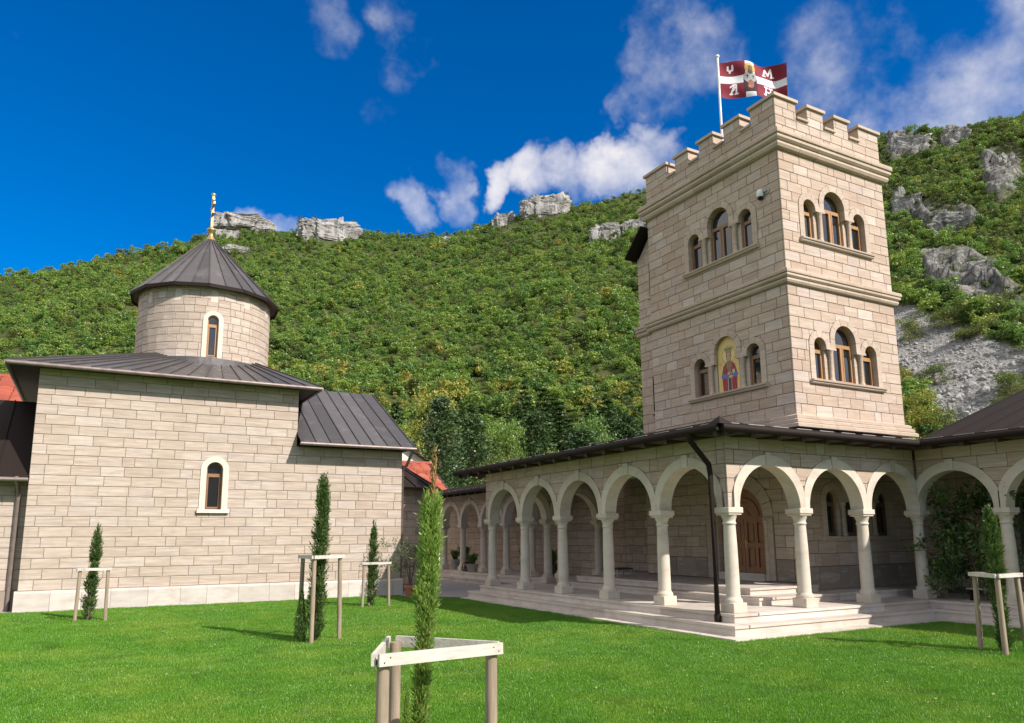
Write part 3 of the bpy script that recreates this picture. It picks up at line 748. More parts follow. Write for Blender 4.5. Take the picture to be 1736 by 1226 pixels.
# door
for k in range(9):
    a, b = math.pi*k/9, math.pi*(k+1)/9
    ring_seg(PW, DC, DS, .80, 1.08, a+.008, b-.008, .02, -.12, 4, rr.random()).build('voussoir', M['trim'], tower)
for s in (-1, 1):
    a, b = sorted((DC+s*.80, DC+s*1.05)); pbox(PW, a, b, .72, DS-.06, .02, -.12, rnd=.4).build('jamb', M['trim'], tower)
    pbox(PW, a-.02, b+.02, DS-.057, DS-.003, .05, -.12, rnd=.6).build('impost', M['trim'], tower)
    c2 = MB(); c2.lathe(PW(DC+s*.86, .72, .02), [(.08, 0), (.08, .12), (.055, .16), (.05, 1.2), (.06, 1.25), (.08, 1.34)], 12, .3); c2.build('colonnette', M['trim'], tower)
    a, b = sorted((DC+s*.725, DC+s*.80)); pbox(PW, a, b, .72, DS, -.05, -.26, rnd=.5).build('jamb', M['trim'], tower)
ring_seg(PW, DC, DS, .725, .80, 0, math.pi, -.05, -.26, 20, .5).build('inner_arch', M['trim'], tower)
pbox(PW, DC-.72, DC+.72, .70, .87, .0, -.3, rnd=.6).build('threshold', M['step'], tower)
for s in (-1, 1):
    a, b = sorted((DC+s*.006, DC+s*.72)); lf = pbox(PW, a, b, .875, DS, -.235, -.26)
    w = (b-a-.27)/2; ys_ = [(.875, 1.0), (1.44, 1.56), (2.02, DS)]; xs_ = [(a, a+.09), (a+.09+w, a+.18+w), (b-.09, b)]
    for x0, x1 in xs_: pbox(PW, x0, x1, .875, DS, -.18, -.235, lf)
    for y0, y1 in ys_:
        for (x0, x1) in ((xs_[0][1], xs_[1][0]), (xs_[1][1], xs_[2][0])): pbox(PW, x0+.0005, x1-.0005, y0, y1, -.183, -.235, lf)
    for (x0, x1) in ((xs_[0][1], xs_[1][0]), (xs_[1][1], xs_[2][0])):
        for (y0, y1) in ((1.0, 1.44), (1.56, 2.02)): pbox(PW, x0+.038, x1-.038, y0+.038, y1-.038, -.195, -.235, lf)
    do = lf.build('door', M['doorwood'], tower)
    if s == -1:
        h = MB(); pbox(PW, DC-.065, DC-.035, 1.42, 1.62, -.168, -.181, h); pbox(PW, DC-.15, DC-.04, 1.555, 1.575, -.13, -.145, h); pbox(PW, DC-.06, DC-.04, 1.555, 1.575, -.145, -.17, h); h.build('handle', M['brass'], do)
tym = MB()
for r0, r1, d in ((.64, .72, -.17), (.50, .63, -.2), (.38, .49, -.18), (.22, .37, -.2), (.0, .21, -.185)):
    tym.mesh_r(ring_seg(PW, DC, DS, max(r0, .001), r1, 0, math.pi, d, -.25, 18))
pbox(PW, DC-.72, DC+.72, DS-.001, DS+.05, -.165, -.25, tym)
tym.build('door_head', M['doorwood'], tower)
# stair annex against the north end
ax = MB(); PA = faceW(XT+.12)
ab = masonry(PA, YN+.02, 6.85, .72, 9.75, .257, .42, [Rect(6.24, 6.34, 8.5, 9.5), Rect(6.26, 6.36, 5.15, 6.15)], seed=81, short=.1)
ax.mesh_r(slab(PA, YN, 6.85, .3, 9.8, [Rect(6.24, 6.34, 8.5, 9.5), Rect(6.26, 6.36, 5.15, 6.15)], -.016, -.4)); ax.box(XT+.55, 7.2, YN, 6.85, .3, 9.8)
ax.build('stair_annex_wall', M['mortar'], tower); place_blocks(ab, 'annex_stone', M['tower'], tower, 300)
for z0 in (8.5, 5.15):
    y0 = 6.24 if z0 > 8 else 6.26
    pbox(PA, y0+.005, y0+.095, z0+.005, z0+.995, -.12, -.14).build('slit_window', M['glass'], tower)
    pbox(PA, y0-.06, y0+.16, z0-.07, z0-.004, .05, -.1).build('sill', M['trim'], tower)
for (a, b), d in ((MID, .12),): cornice(PA, YN+.15, 6.85, cprof(a, b, d), 'cornice_stone', M['trim'], tower, 0, 1)
ar = MB(); v = [(3.34, 6.19, 10.46), (7.4, 6.19, 10.46), (7.4, 6.95, 9.74), (3.34, 6.95, 9.74)]
ar.mesh(v+[(x, y, z+.06) for x, y, z in v], [(0, 1, 2, 3), (7, 6, 5, 4), (0, 4, 5, 1), (1, 5, 6, 2), (2, 6, 7, 3), (3, 7, 4, 0)]); ar.build('annex_roof', M['darkmetal'], tower)
ab2 = MB(); ab2.mesh([(XT+.13, YN, 9.7), (XT+.13, 6.84, 9.7), (XT+.13, YN, 10.42), (7, YN, 9.7), (7, 6.84, 9.7), (7, YN, 10.42)], [(0, 1, 2), (3, 5, 4), (0, 3, 4, 1), (1, 4, 5, 2), (0, 2, 5, 3)], .4); ab2.build('annex_gable', M['tower'], tower)

# ------------------------------------------------------------------ arcades
BAY = 1.8; ZF, ZCAP, ZEAVE = .42, 2.22, 3.56
def column_meshes():
    sh_ = MB(); sh_.lathe((0, 0, 0), [(.156, .17), (.158, .20), (.148, .235), (.128, .25), (.122, .28), (.12, .6), (.115, 1.1), (.104, 1.48), (.104, 1.50), (.12, 1.51), (.122, 1.53), (.11, 1.545), (.107, 1.56), (.117, 1.60), (.147, 1.665)], 28, .5)
    pb = MB(); pb.box(-.16, .16, -.16, .16, 0, .17, .5)
    cp = MB(); cp.box(-.157, .157, -.157, .157, 1.665, 1.70, .5); cp.box(-.178, .178, -.178, .178, 1.7, 1.80, .5)
    return [m_.build(n_, M['cream'], None, (0, 0, 0), link=False).data for m_, n_ in ((sh_, 'column'), (pb, 'column_base'), (cp, 'capital'))]
CM = column_meshes()
for me in CM: 
    for ob in [o for o in bpy.data.objects if o.data is me]: bpy.data.objects.remove(ob)
def bevel_mesh(me, w):
    bm = bmesh.new(); bm.from_mesh(me); bmesh.ops.remove_doubles(bm, verts=bm.verts, dist=1e-5)
    bmesh.ops.bevel(bm, geom=bm.edges[:], offset=w, segments=1, affect='EDGES'); bm.to_mesh(me); bm.free()
for me in CM[1:]: bevel_mesh(me, .008)
def column(parent, x, y, z=ZF):
    o0 = origin_of(parent); c = bpy.data.objects.new('column', CM[0]); col.objects.link(c); c.parent = parent; c.location = Vector((x, y, z))-o0
    for nme, me in (('column_base', CM[1]), ('capital', CM[2])):
        p = bpy.data.objects.new(nme, me); col.objects.link(p); p.parent = c
    return c
AR0, AR1 = .775, .962
def arches(P, cs, parent, u0, u1, zt, seed, mat=None, deep=.28, stones=True, springs=()):
    """row of round arches centred at cs in a wall whose face is P"""
    r = random.Random(seed); cr = M['cream']
    for c in cs:
        hk = .085
        for a, b in ((0, math.pi/2-hk), (math.pi/2+hk, math.pi)):
            ring_seg(P, c, ZCAP, AR0, AR1, a, b, .016, -deep-.004, 14, r.random(), .8985).build('arch_stone', cr, parent)
        ring_seg(P, c, ZCAP, AR0, AR1+.045, math.pi/2-hk+.003, math.pi/2+hk-.003, .032, -deep-.01, 3, r.random()).build('keystone', cr, parent)
    vv = [Arch(c, AR1+.003, ZCAP-1, ZCAP) for c in cs]+[Rect(c-.1, c+.1, ZCAP, ZCAP+AR1+.05) for c in cs]
    hh = [Arch(c, AR0+.05, ZCAP-1, ZCAP) for c in cs]
    slab(P, u0+.022, u1-.022, ZCAP, zt, hh, -.014, -deep).build('arcade_wall', M['mortar'], parent)
    return masonry(P, u0, u1, ZCAP+.002, zt, .258, .56, vv, seed=seed, short=.12) if stones else []
porch = empty('arcaded_porch', (0, 0, 0)); tag(porch, 'low arcaded porch of cream columns wrapped around the tower foot', 'arcade')
N_A = 9.0; HW = .14
for k in range(6): column(porch, 0, k*BAY)
for k in (1, 2, 3): column(porch, k*BAY, 0)
for k in (1, 2): column(porch, k*BAY, N_A)
pb = arches(faceW(-HW), [BAY*(k+.5) for k in range(5)], porch, -HW+.037, N_A+HW, 3.5, 101)
pb += arches(faceS(-HW), [BAY*(k+.5) for k in range(3)], porch, -HW, 5.4-HW-.04, 3.5, 102)
pb += arches(faceS(N_A-HW), [BAY*(k+.5) for k in range(2)], porch, HW, 3.74, 3.5, 103)
place_blocks(pb, 'stone', M['tower'], porch, 300)
# platform and steps
def stepline(parent, x0, x1, y0, y1, z0, z1, axis, L_=1.9, seed=0, nose=.025):
    r = random.Random(seed); a, b = (y0, y1) if axis == 'y' else (x0, x1); n = max(1, round((b-a)/L_))
    for k in range(n):
        s0, s1 = a+(b-a)*k/n+(.0015 if k else 0), a+(b-a)*(k+1)/n-(.0015 if k < n-1 else 0); mb = MB(); q = r.random()
        if axis == 'y': mb.box(x0, x1, s0, s1, z0, z1-.045, q); mb.box(x0-nose, x1, s0-(nose if k == 0 else 0), s1, z1-.0445, z1, q)
        else: mb.box(s0, s1, y0, y1, z0, z1-.045, q); mb.box(s0-(nose if k == 0 else 0), s1, y0-nose, y1, z1-.0445, z1, q)
        mb.build('step', M['step'], parent)
E0_ = .25
fl = MB(); fl.box(.3, 3.58, .3, 9.25, -.2, ZF-.004, .5); fl.box(3.5, 7.4, .3, 1.45, -.2, ZF-.006, .5); fl.build('floor', M['step'], porch)
stepline(porch, -E0_, .31, -E0_, 9.27, -.1, ZF, 'y', 1.85, 1); stepline(porch, .312, 5.4, -E0_, .31, -.1, ZF, 'x', 1.7, 2)
stepline(porch, -E0_-.27, -E0_+.05, -E0_-.27, 9.5, -.1, .27, 'y', 2.1, 3); stepline(porch, -E0_+.052, 5.0, -E0_-.27, -E0_+.05, -.1, .27, 'x', 1.9, 4)
stepline(porch, -.80, -.45, -.80, 9.4, -.1, .105, 'y', 2.3, 5, 0); stepline(porch, -.449, 4.7, -.80, -.45, -.1, .104, 'x', 2.2, 6, 0)
# landing before the tower door
stepline(porch, 1.32, 1.75, .66, 7.6, ZF-.05, .56, 'y', 1.7, 7); stepline(porch, 1.752, 7.3, .66, 1.5, ZF-.05, .561, 'x', 1.7, 8)
stepline(porch, 1.66, 3.63, 1.20, 7.3, .5, .70, 'y', 6.5, 9)
# roof
z_at = lambda run: ZEAVE+.22*run
EX, EY, EN = -.75, -.66, 9.86
pr = MB()
def rz(x, y): return ZEAVE+.22*min(x-EX, y-EY)
run = XT-EX
slopes = [((EX, EN-.0, ZEAVE), (EX, EY, ZEAVE), (XT, EN-run*.55, z_at(run)), (XT, EY+run, z_at(run)), 16), ]
pr.mesh([(EX, EY, ZEAVE-.05), (4.68, EY, ZEAVE-.05), (EX, EN, ZEAVE-.05), (4.68, EN, ZEAVE-.05)], [(0, 1, 3, 2)])
cl = MB(); cl.box(EX+.05, 7.3, EY+.05, YT-.03, 3.47, 3.5); cl.box(EX+.05, XT-.03, YT-.03, EN-.05, 3.472, 3.5); cl.build('ceiling', M['darkwood'], porch)
rw = MB(); rw.face([(EX+.02, EY+.02, ZEAVE-.06), (7.0, EY+.02, ZEAVE-.06), (7.0, YT, ZEAVE-.06), (EX+.02, YT, ZEAVE-.06)]); rw.face([(EX+.02, YT, ZEAVE-.06), (XT, YT, ZEAVE-.06), (XT, EN-.02, ZEAVE-.06), (EX+.02, EN-.02, ZEAVE-.06)])
roof_p = rw.build('roof', M['darkmetal'], porch)
panel_roof(roof_p, M['darkmetal'], (EX, EN, ZEAVE), (EX, EY, ZEAVE), (XT, EN-3.2, z_at(run)), (XT, EY+run, z_at(run)), 17, seed=1)
panel_roof(roof_p, M['darkmetal'], (EX, EY, ZEAVE), (4.68, EY, ZEAVE), (EX+2.06, EY+2.06, z_at(2.06)), (4.68+2.06, EY+2.06, z_at(2.06)), 9, seed=2)
hp = MB(); hp.face([(EX+2.06, EY+2.06, z_at(2.06)+.004), (XT, EY+2.06, z_at(2.06)+.004), (XT, EY+run, z_at(run)+.004)]); hp.build('hip_sheet', M['darkmetal'], roof_p)
panel_roof(roof_p, M['darkmetal'], (XT+1.0, EN, ZEAVE), (EX, EN, ZEAVE), (XT+1, EN-3.2, z_at(run)), (XT, EN-3.2, z_at(run)), 6, seed=3)
cp_ = MB(); cp_.mesh([(EX-.08, EY-.08, ZEAVE+.02), (EX+.28, EY-.04, ZEAVE+.03), (EX+.34, EY+.34, z_at(.34)+.03), (EX-.04, EY+.28, ZEAVE+.03), (EX+.07, EY+.07, ZEAVE+.17)], [(0, 1, 4), (1, 2, 4), (2, 3, 4), (3, 0, 4), (3, 2, 1, 0)]); cp_.build('ridge_cap', M['darkmetal'], roof_p)
def eave_trim(parent, roofo, pts, ndir, rafter_dir, L_, seed=0):
    """gutter along pts[0]->pts[1], rafter tails under it, pale drip flashing on top"""
    a, b = Vector(pts[0]), Vector(pts[1]); d = (b-a).normalized(); nd = Vector(ndir)
    gm = MB(); gm.tube([a+nd*.045-Vector((0, 0, .035)), b+nd*.045-Vector((0, 0, .035))], .058, 10); gm.bar(a+Vector((0, 0, .0)), b, .05, .09, 0); gm.build('gutter', M['darkmetal'], parent)
    L0 = (b-a).length; n = int(L0/.62)
    for k in range(n+1):
        p = a+d*(.15+k*(L0-.3)/max(1, n)); m_ = MB(); m_.bar(p-nd*.02-Vector((0, 0, .12)), p-nd*.72-Vector((0, 0, .02)), .09, .1, .5); m_.build('rafter', M['darkwood'], parent)
    n2 = int(L0/.6)
    for k in range(n2):
        p = a+d*(k*L0/n2+.06)+Vector((0, 0, .055)); q = a+d*((k+1)*L0/n2-.16)+Vector((0, 0, .052)); m_ = MB(); m_.bar(p, q, .02, .012, .5); m_.build('flashing', M['pale_metal'], roofo)
eave_trim(porch, roof_p, [(EX, EY, ZEAVE), (EX, EN, ZEAVE)], (-1, 0, 0), (1, 0, 0), .6)
eave_trim(porch, roof_p, [(EX, EY, ZEAVE), (4.68, EY, ZEAVE)], (0, -1, 0), (0, 1, 0), .6)
eave_trim(porch, roof_p, [(EX, EN, ZEAVE), (3.2, EN, ZEAVE)], (0, 1, 0), (0, -1, 0), .6)
dp = MB(); dp.tube([(EX-.03, .045, 3.5), (EX-.02, .045, 3.36), (-.32, .10, 2.98), (-.29, .10, 2.8), (-.29, .10, .28)], [.075, .05, .05, .05, .05], 12); dp.build('downpipe', M['darkmetal'], porch)
dpc = MB(); dpc.tube([(-.29, .10, .271), (-.29, .10, .40)], .062, 12); dpc.build('pipe_shoe', M['darkmetal'], porch)

# right wing, coming towards the camera
rw_ = empty('right_arcade_wing', (6.5, -4, 0)); tag(rw_, 'arcaded wing with dark sloping metal roof at the right edge', 'arcade')
for k in (1, 2, 3, 4): column(rw_, 5.4, -1.775*k)
P5 = faceW(5.4-HW)
rb = arches(P5, [-BAY*.4932*(2*k+1) for k in range(4)], rw_, -7.3, -HW-.02, 3.5, 111)
place_blocks(rb, 'stone', M['tower'], rw_, 300)
PB = faceW(7.3); rbb = masonry(PB, -8, 1.36, .56, 3.5, .26, .54, [Rect(-2.1, -1.0, 1.3, 2.6)], seed=115, short=.08)
sb = slab(PB, -8, 1.38, .3, 3.5, [Rect(-2.05, -1.05, 1.35, 2.55)], -.016, -.4); sb.build('back_wall', M['mortar'], rw_); place_blocks(rbb, 'wall_stone', M['tower'], rw_, 300)
pbox(PB, -2.05, -1.05, 1.35, 2.55, -.15, -.2).build('window_pane', M['glass'], rw_)
f2 = MB(); f2.box(5.3, 7.3, -8, .3, -.2, ZF-.005, .5); f2.build('floor', M['step'], rw_)
stepline(rw_, 5.4-E0_, 5.7, -8, -E0_+.0, -.1, ZF-.001, 'y', 1.9, 11); stepline(rw_, 5.4-E0_-.27, 5.4-E0_+.02, -8, -E0_-.27, -.1, .269, 'y', 2.2, 12); stepline(rw_, 4.6, 4.95, -8, -.80, -.1, .103, 'y', 2.2, 13, 0)
ru = MB(); ru.face([(4.66, -8, ZEAVE-.05), (9.4, -8, ZEAVE-.05), (9.4, -.62, ZEAVE-.05), (4.66, -.62, ZEAVE-.05)]); ru.face([(4.7, -.62, ZEAVE-.05), (9.38, -.62, ZEAVE-.05), (9.38, -.62, ZEAVE+.33*4.68)]); rro = ru.build('roof', M['darkmetal'], rw_)
cl = MB(); cl.box(4.72, 7.3, -8, -.62, 3.47, 3.499); cl.build('ceiling', M['darkwood'], rw_)
panel_roof(rro, M['darkmetal'], (4.65, -.60, ZEAVE), (4.65, -8, ZEAVE), (9.4, -.60, ZEAVE+.335*4.75), (9.4, -8, ZEAVE+.335*4.75), 14, seed=21)
eave_trim(rw_, rro, [(4.65, -.72, ZEAVE), (4.65, -8, ZEAVE)], (-1, 0, 0), (1, 0, 0), .6)

# far wing beyond the porch
fw = empty('far_arcade_wing', (3.3, 15, 0)); tag(fw, 'shaded arcaded wing receding behind the porch towards the red roof', 'arcade')
FX = 3.25
ys = [10.55+BAY*k for k in range(7)]
for y in ys: column(fw, FX, y, .42)
fb = arches(faceW(FX-HW), [y+.9 for y in ys[:-1]], fw, 10.4, ys[-1]+.14, 3.42, 121)
place_blocks(fb, 'stone', M['tower'], fw, 300)
fbk = masonry(faceW(5.0), 9.0, 24, .42, 3.42, .26, .62, [], seed=122, short=.08); slab(faceW(5.0), 6.85, 24, .2, 3.42, [], -.016, -.4).build('back_wall', M['mortar'], fw)
place_blocks(fbk, 'wall_stone', M['tower'], fw, 300)
fk = masonry(faceW(4.6), 6.85, 9.0, .70, 3.45, .26, .55, [], seed=123, short=.08); place_blocks(fk, 'side_wall_stone', M['tower'], fw, 300); slab(faceW(4.6), 6.84, 9.02, .3, 3.46, [], -.016, -.35).build('side_wall', M['mortar'], fw)
f3 = MB(); f3.box(3.0, 5, 9.4, 24, -.1, .415, .5); f3.box(3.6, 4.6, 6.8, 9.39, -.1, .69, .5); f3.build('floor', M['step'], fw)
stepline(fw, 2.75, 3.02, 9.52, 24, -.1, .42, 'y', 2.2, 14); stepline(fw, 2.45, 2.77, 9.52, 24, -.1, .25, 'y', 2.4, 15)
fr_ = MB(); fr_.face([(2.5, 10, 3.4), (6.5, 10, 3.4), (6.5, 24, 3.4), (2.5, 24, 3.4)]); fro = fr_.build('roof', M['darkmetal'], fw)
panel_roof(fro, M['darkmetal'], (2.45, 24, 3.45), (2.45, 9.9, 3.45), (5.8, 24, 4.1), (5.8, 9.9, 4.1), 16, seed=31)
eave_trim(fw, fro, [(2.45, 9.95, 3.45), (2.45, 24, 3.45)], (-1, 0, 0), (1, 0, 0), .6)
dd_ = MB(); dd_.tube([(4.93, 13.2, 3.3), (4.93, 13.2, .45)], .06, 10); dd_.build('downpipe', M['darkmetal'], fw)

# ------------------------------------------------------------------ church
YC = 11.5; XL, XM, XR = -11.2, -4.9, -1.75; AXY = 14.5
church = empty('church', (-7, 14.5, 0)); tag(church, 'beige stone church with round drum and dark conical roof', 'church')
PC = faceS(YC); WC = -7.03
cvoid = [Arch(WC, .355, 2.42, 3.545)]; chole = [Arch(WC, .21, 2.5, 3.54)]
nlow = 15; zl = .56+nlow*.2475
cb_ = masonry(PC, XL, XR, .56, zl, .2475, .60, cvoid, seed=201, short=.1)+masonry(PC, XL, XM, zl, 5.98, .2475, .60, [], seed=202, short=.12)
place_blocks(cb_, 'stone', M['church'], church, 300)
cw = MB(); cw.mesh_r(slab(PC, XL+.01, XR-.01, .0, zl+.02, chole, -.016, -.5)); cw.mesh_r(slab(PC, XL+.01, XM-.01, zl+.02, 5.98, [], -.016, -.5))
cw.box(XL+.02, XL+.4, YC+.5, 17.5, 0, 5.98); cw.box(XM-.4, XM-.012, YC+.5, 17.5, 4.2, 5.98); cw.box(XR-.4, XR-.012, YC+.5, 17.5, 0, 4.28); cw.box(XL+.4, XR-.4, 17.1, 17.5, 0, 4.28); cw.box(XL+.4, XM-.4, 17.1, 17.499, 4.28, 5.98)
cw.build('wall', M['mortar2'], church)
# side faces seen from a step aside
sd_b = masonry(faceW(XL), YC+.037, 17.5, .56, 5.98, .2475, .6, [], seed=203); j = MB()
for a, mb in sd_b+masonry(faceE(XR), YC+.037, 17.5, .56, 4.28, .2475, .6, [], seed=204)+masonry(faceE(XM), YC+.037, 17.5, zl, 5.98, .2475, .6, [], seed=205): j.mesh_r(mb)
j.build('side_stone_courses', M['church'], church, kind='stuff')
r = random.Random(9); x = XL-.06
while x < XR+.06:
    w = min(r.uniform(.62, .85), XR+.06-x); 
    if XR+.06-(x+w) < .2: w = XR+.06-x
    mb = MB(); a, b = x+.003, x+w-.003; q = r.random()
    v = []
    for u in (a, b): v += [(u, YC-.075, 0), (u, YC-.075, .50), (u, YC-.055, .545), (u, YC-.0, .556), (u, YC+.2, .556), (u, YC+.2, 0)]
    mb.mesh(v, [(0, 1, 7, 6), (1, 2, 8, 7), (2, 3, 9, 8), (3, 4, 10, 9), (0, 5, 4, 3, 2, 1), (6, 7, 8, 9, 10, 11)], q); mb.build('plinth_stone', M['plinth'], church); x += w
# window
s_ = MB(); o = arch_pts(WC, .352, 2.50, 3.545, 18); i_ = arch_pts(WC, .205, 2.50, 3.545, 18)
for k in range(len(o)-1):
    for d in (.025, -.25): s_.face([PC(*o[k], d), PC(*o[k+1], d), PC(*i_[k+1], d), PC(*i_[k], d)])
    for q in (o, i_): s_.face([PC(*q[k], .025), PC(*q[k+1], .025), PC(*q[k+1], -.25), PC(*q[k], -.25)])
s_.build('window_surround', M['palestone'], church)
sl = MB(); pbox(PC, WC-.40, WC+.40, 2.405, 2.495, .085, -.25, sl, .8); sl.build('sill', M['palestone'], church)
window(PC, WC, .203, 2.5, 3.545, -.14, church, M['framew'], False, 3.42, .04, 'glassdark')
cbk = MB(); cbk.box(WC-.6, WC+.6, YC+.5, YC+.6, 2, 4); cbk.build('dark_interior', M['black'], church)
# tall crossing roof: low hipped metal slopes up to the drum
DCX, DCY, DR = -7.17, 14.5, 1.9
ZE = 5.93; e0, e1, f0, f1 = XL-.66, XM+.52, YC-.5, 17.5+.5; hz_ = 6.98; h0, h1, hy0, hy1 = DCX-1.2, DCX+1.2, DCY-1.2, DCY+1.2
rf = MB(); rf.face([(e0+.03, f0+.03, ZE-.04), (e1-.03, f0+.03, ZE-.04), (e1-.03, f1-.03, ZE-.04), (e0+.03, f1-.03, ZE-.04)])
roof1 = rf.build('crossing_roof', M['darkwood'], church)
panel_roof(roof1, M['roof'], (e0, f0, ZE), (e1, f0, ZE), (h0, hy0, hz_), (h1, hy0, hz_), 17, seed=41)
panel_roof(roof1, M['roof'], (e0, f1, ZE), (e0, f0, ZE), (h0, hy1, hz_), (h0, hy0, hz_), 14, seed=42)
panel_roof(roof1, M['roof'], (e1, f0, ZE), (e1, f1, ZE), (h1, hy0, hz_), (h1, hy1, hz_), 14, seed=43)
panel_roof(roof1, M['roof'], (e1, f1, ZE), (e0, f1, ZE), (h1, hy1, hz_), (h0, hy1, hz_), 17, seed=44)
for (p, q) in (((e0, f0), (e1, f0)), ((e0, f1), (e0, f0)), ((e1, f0), (e1, f1))):
    gm = MB(); gm.tube([(p[0], p[1], ZE-.045), (q[0], q[1], ZE-.045)], .05, 10); gm.build('gutter', M['gutter'], roof1)
cb2 = MB(); n = 40
for k in range(n):      # curb around the drum foot
    t0, t1 = 2*math.pi*k/n, 2*math.pi*(k+1)/n
    P_ = lambda t, rad, z: (DCX+rad*math.cos(t), DCY+rad*math.sin(t), z)
    cb2.face([P_(t0, 2.06, 6.3), P_(t1, 2.06, 6.3), P_(t1, 2.04, 6.80), P_(t0, 2.04, 6.80)], .6); cb2.face([P_(t0, 2.04, 6.80), P_(t1, 2.04, 6.80), P_(t1, 1.88, 6.84), P_(t0, 1.88, 6.84)], .6)
cb2.build('drum_flashing', M['roof'], roof1)
# drum
PD = faceDrum(DCX, DCY, DR); UR = math.pi*DR
nich = [Arch(DR*R(30*k), .105, 8.48, 8.74) for k in (-3, -2, -1, 0, 1, 2, 3)]
dv = [Arch(0, .275, 6.5, 7.93)]+nich
db_ = masonry(PD, -UR, UR, 6.6, 9.0, .218, .31, dv, seed=210, short=.1, joint=.010)
front = [b for b in db_]
place_blocks(front, 'drum_stone', M['church'], church, 300, 'drum_courses')
slab(PD, -UR, UR, 6.2, 9.05, [Arch(0, .16, 6.86, 7.93)], -.016, -.4, 48).build('drum_wall', M['mortar2'], church)
for v in nich: 
    mb = MB(); q = [PD(*p, -.012) for p in arch_pts(v.c, .103, 8.48, 8.74, 10)]; mb.face(q, .6); mb.build('niche', M['cream'], church)
o = arch_pts(0, .272, 6.83, 7.93, 16); i_ = arch_pts(0, .15, 6.83, 7.93, 16); s_ = MB()
for k in range(len(o)-1):
    for d in (.03, -.2): s_.face([PD(*o[k], d), PD(*o[k+1], d), PD(*i_[k+1], d), PD(*i_[k], d)])
    for q in (o, i_): s_.face([PD(*q[k], .03), PD(*q[k+1], .03), PD(*q[k+1], -.2), PD(*q[k], -.2)])
s_.build('window_surround', M['palestone'], church)
window(PD, 0, .148, 6.86, 7.93, -.09, church, M['framewood'], False, 7.80, .03)
# conical roof on the drum
K = 14; RE, ZR, ZA = 2.15, 8.93, 11.15
cu = MB(); ring = [(DCX+RE*math.cos(2*math.pi*(k+.3)/K), DCY+RE*math.sin(2*math.pi*(k+.3)/K), ZR) for k in range(K)]
cu.face([(x, y, z-.03) for x, y, z in ring]); croof = cu.build('drum_roof', M['darkwood'], church)
for k in range(K):
    a, b = ring[k], ring[(k+1) % K]; ap = (DCX, DCY, ZA)
    panel_roof(croof, M['roof'], a, b, ap, ap, 2, seed=60+k)
    fm = MB(); fm.bar((a[0], a[1], a[2]-.03), (b[0], b[1], b[2]-.03), .03, .10); fm.build('fascia', M['darkmetal'], croof)
cx = MB(); cx.lathe((DCX, DCY, ZA-.12), [(.16, 0), (.10, .1), (.07, .16), (.06, .26), (.13, .33), (.14, .38), (.06, .43), (.05, .47)], 16, .5)
cx.box(DCX-.035, DCX+.035, DCY-.045, DCY+.045, ZA+.33, ZA+1.42, .5); cx.box(DCX-.03, DCX+.03, DCY-.34, DCY+.34, ZA+1.0, ZA+1.09, .5)
cx.box(DCX-.03, DCX+.03, DCY-.18, DCY+.18, ZA+1.20, ZA+1.27, .5); cx.bar((DCX, DCY-.2, ZA+.78), (DCX, DCY+.2, ZA+.66), .06, .06, .5); cx.lathe((DCX, DCY, ZA+1.37), [(.03, 0), (.07, .03), (.07, .09), (.03, .12)], 10, .5)
cx.build('cross', M['brass'], church)
# nave roof east of the crossing
rn = MB(); ZN = 4.36; x0, x1 = XM+.0, XR+.2; yr, zr_ = AXY, 6.53
rn.face([(x0, YC-.5, ZN-.04), (x1, YC-.5, ZN-.04), (x1, 17.5+.5, ZN-.04), (x0, 17.5+.5, ZN-.04)]); rn.mesh([(x1-.12, YC, ZN-.03), (x1-.12, yr, zr_-.1), (x1-.12, 17.5, ZN-.03)], [(0, 1, 2)])
roof2 = rn.build('nave_roof', M['darkwood'], church)
panel_roof(roof2, M['roof'], (x0, YC-.5, ZN), (x1, YC-.5, ZN), (x0, yr, zr_), (x1-.2, yr, zr_), 8, seed=71)
panel_roof(roof2, M['roof'], (x1, 18, ZN), (x0, 18, ZN), (x1-.2, yr, zr_), (x0, yr, zr_), 8, seed=72)
gm = MB(); gm.tube([(x0-.03, YC-.53, ZN-.045), (x1+.03, YC-.53, ZN-.045)], .05, 10); gm.tube([(x1-.05, YC-.5, ZN-.06), (x1-.1, YC-.1, ZN-.5), (x1-.16, YC+.06, ZN-.62), (x1-.16, YC+.1, .3)], .045, 8); gm.build('gutter', M['gutter'], roof2)
# apse
PAp = faceDrum(XR, AXY, 1.8, 0); ua = math.pi/2*1.8
apb = masonry(PAp, -ua, ua, .3, 3.3, .25, .5, [], seed=220, short=.1); place_blocks(apb, 'apse_stone', M['church'], church, 300)
slab(PAp, -ua, ua, 0, 3.3, [], -.016, -.3, 24).build('apse_wall', M['mortar2'], church)
au = MB(); ap_ = [(XR+2.4*math.cos(-math.pi/2+math.pi*k/10), AXY+2.4*math.sin(-math.pi/2+math.pi*k/10), 3.28) for k in range(11)]
au.face([(x, y, z-.03) for x, y, z in ap_]); aro = au.build('apse_roof', M['darkwood'], church)
for k in range(10): panel_roof(aro, M['darkmetal'], ap_[k], ap_[k+1], (XR, AXY, 4.75), (XR, AXY, 4.75), 1, seed=80+k)
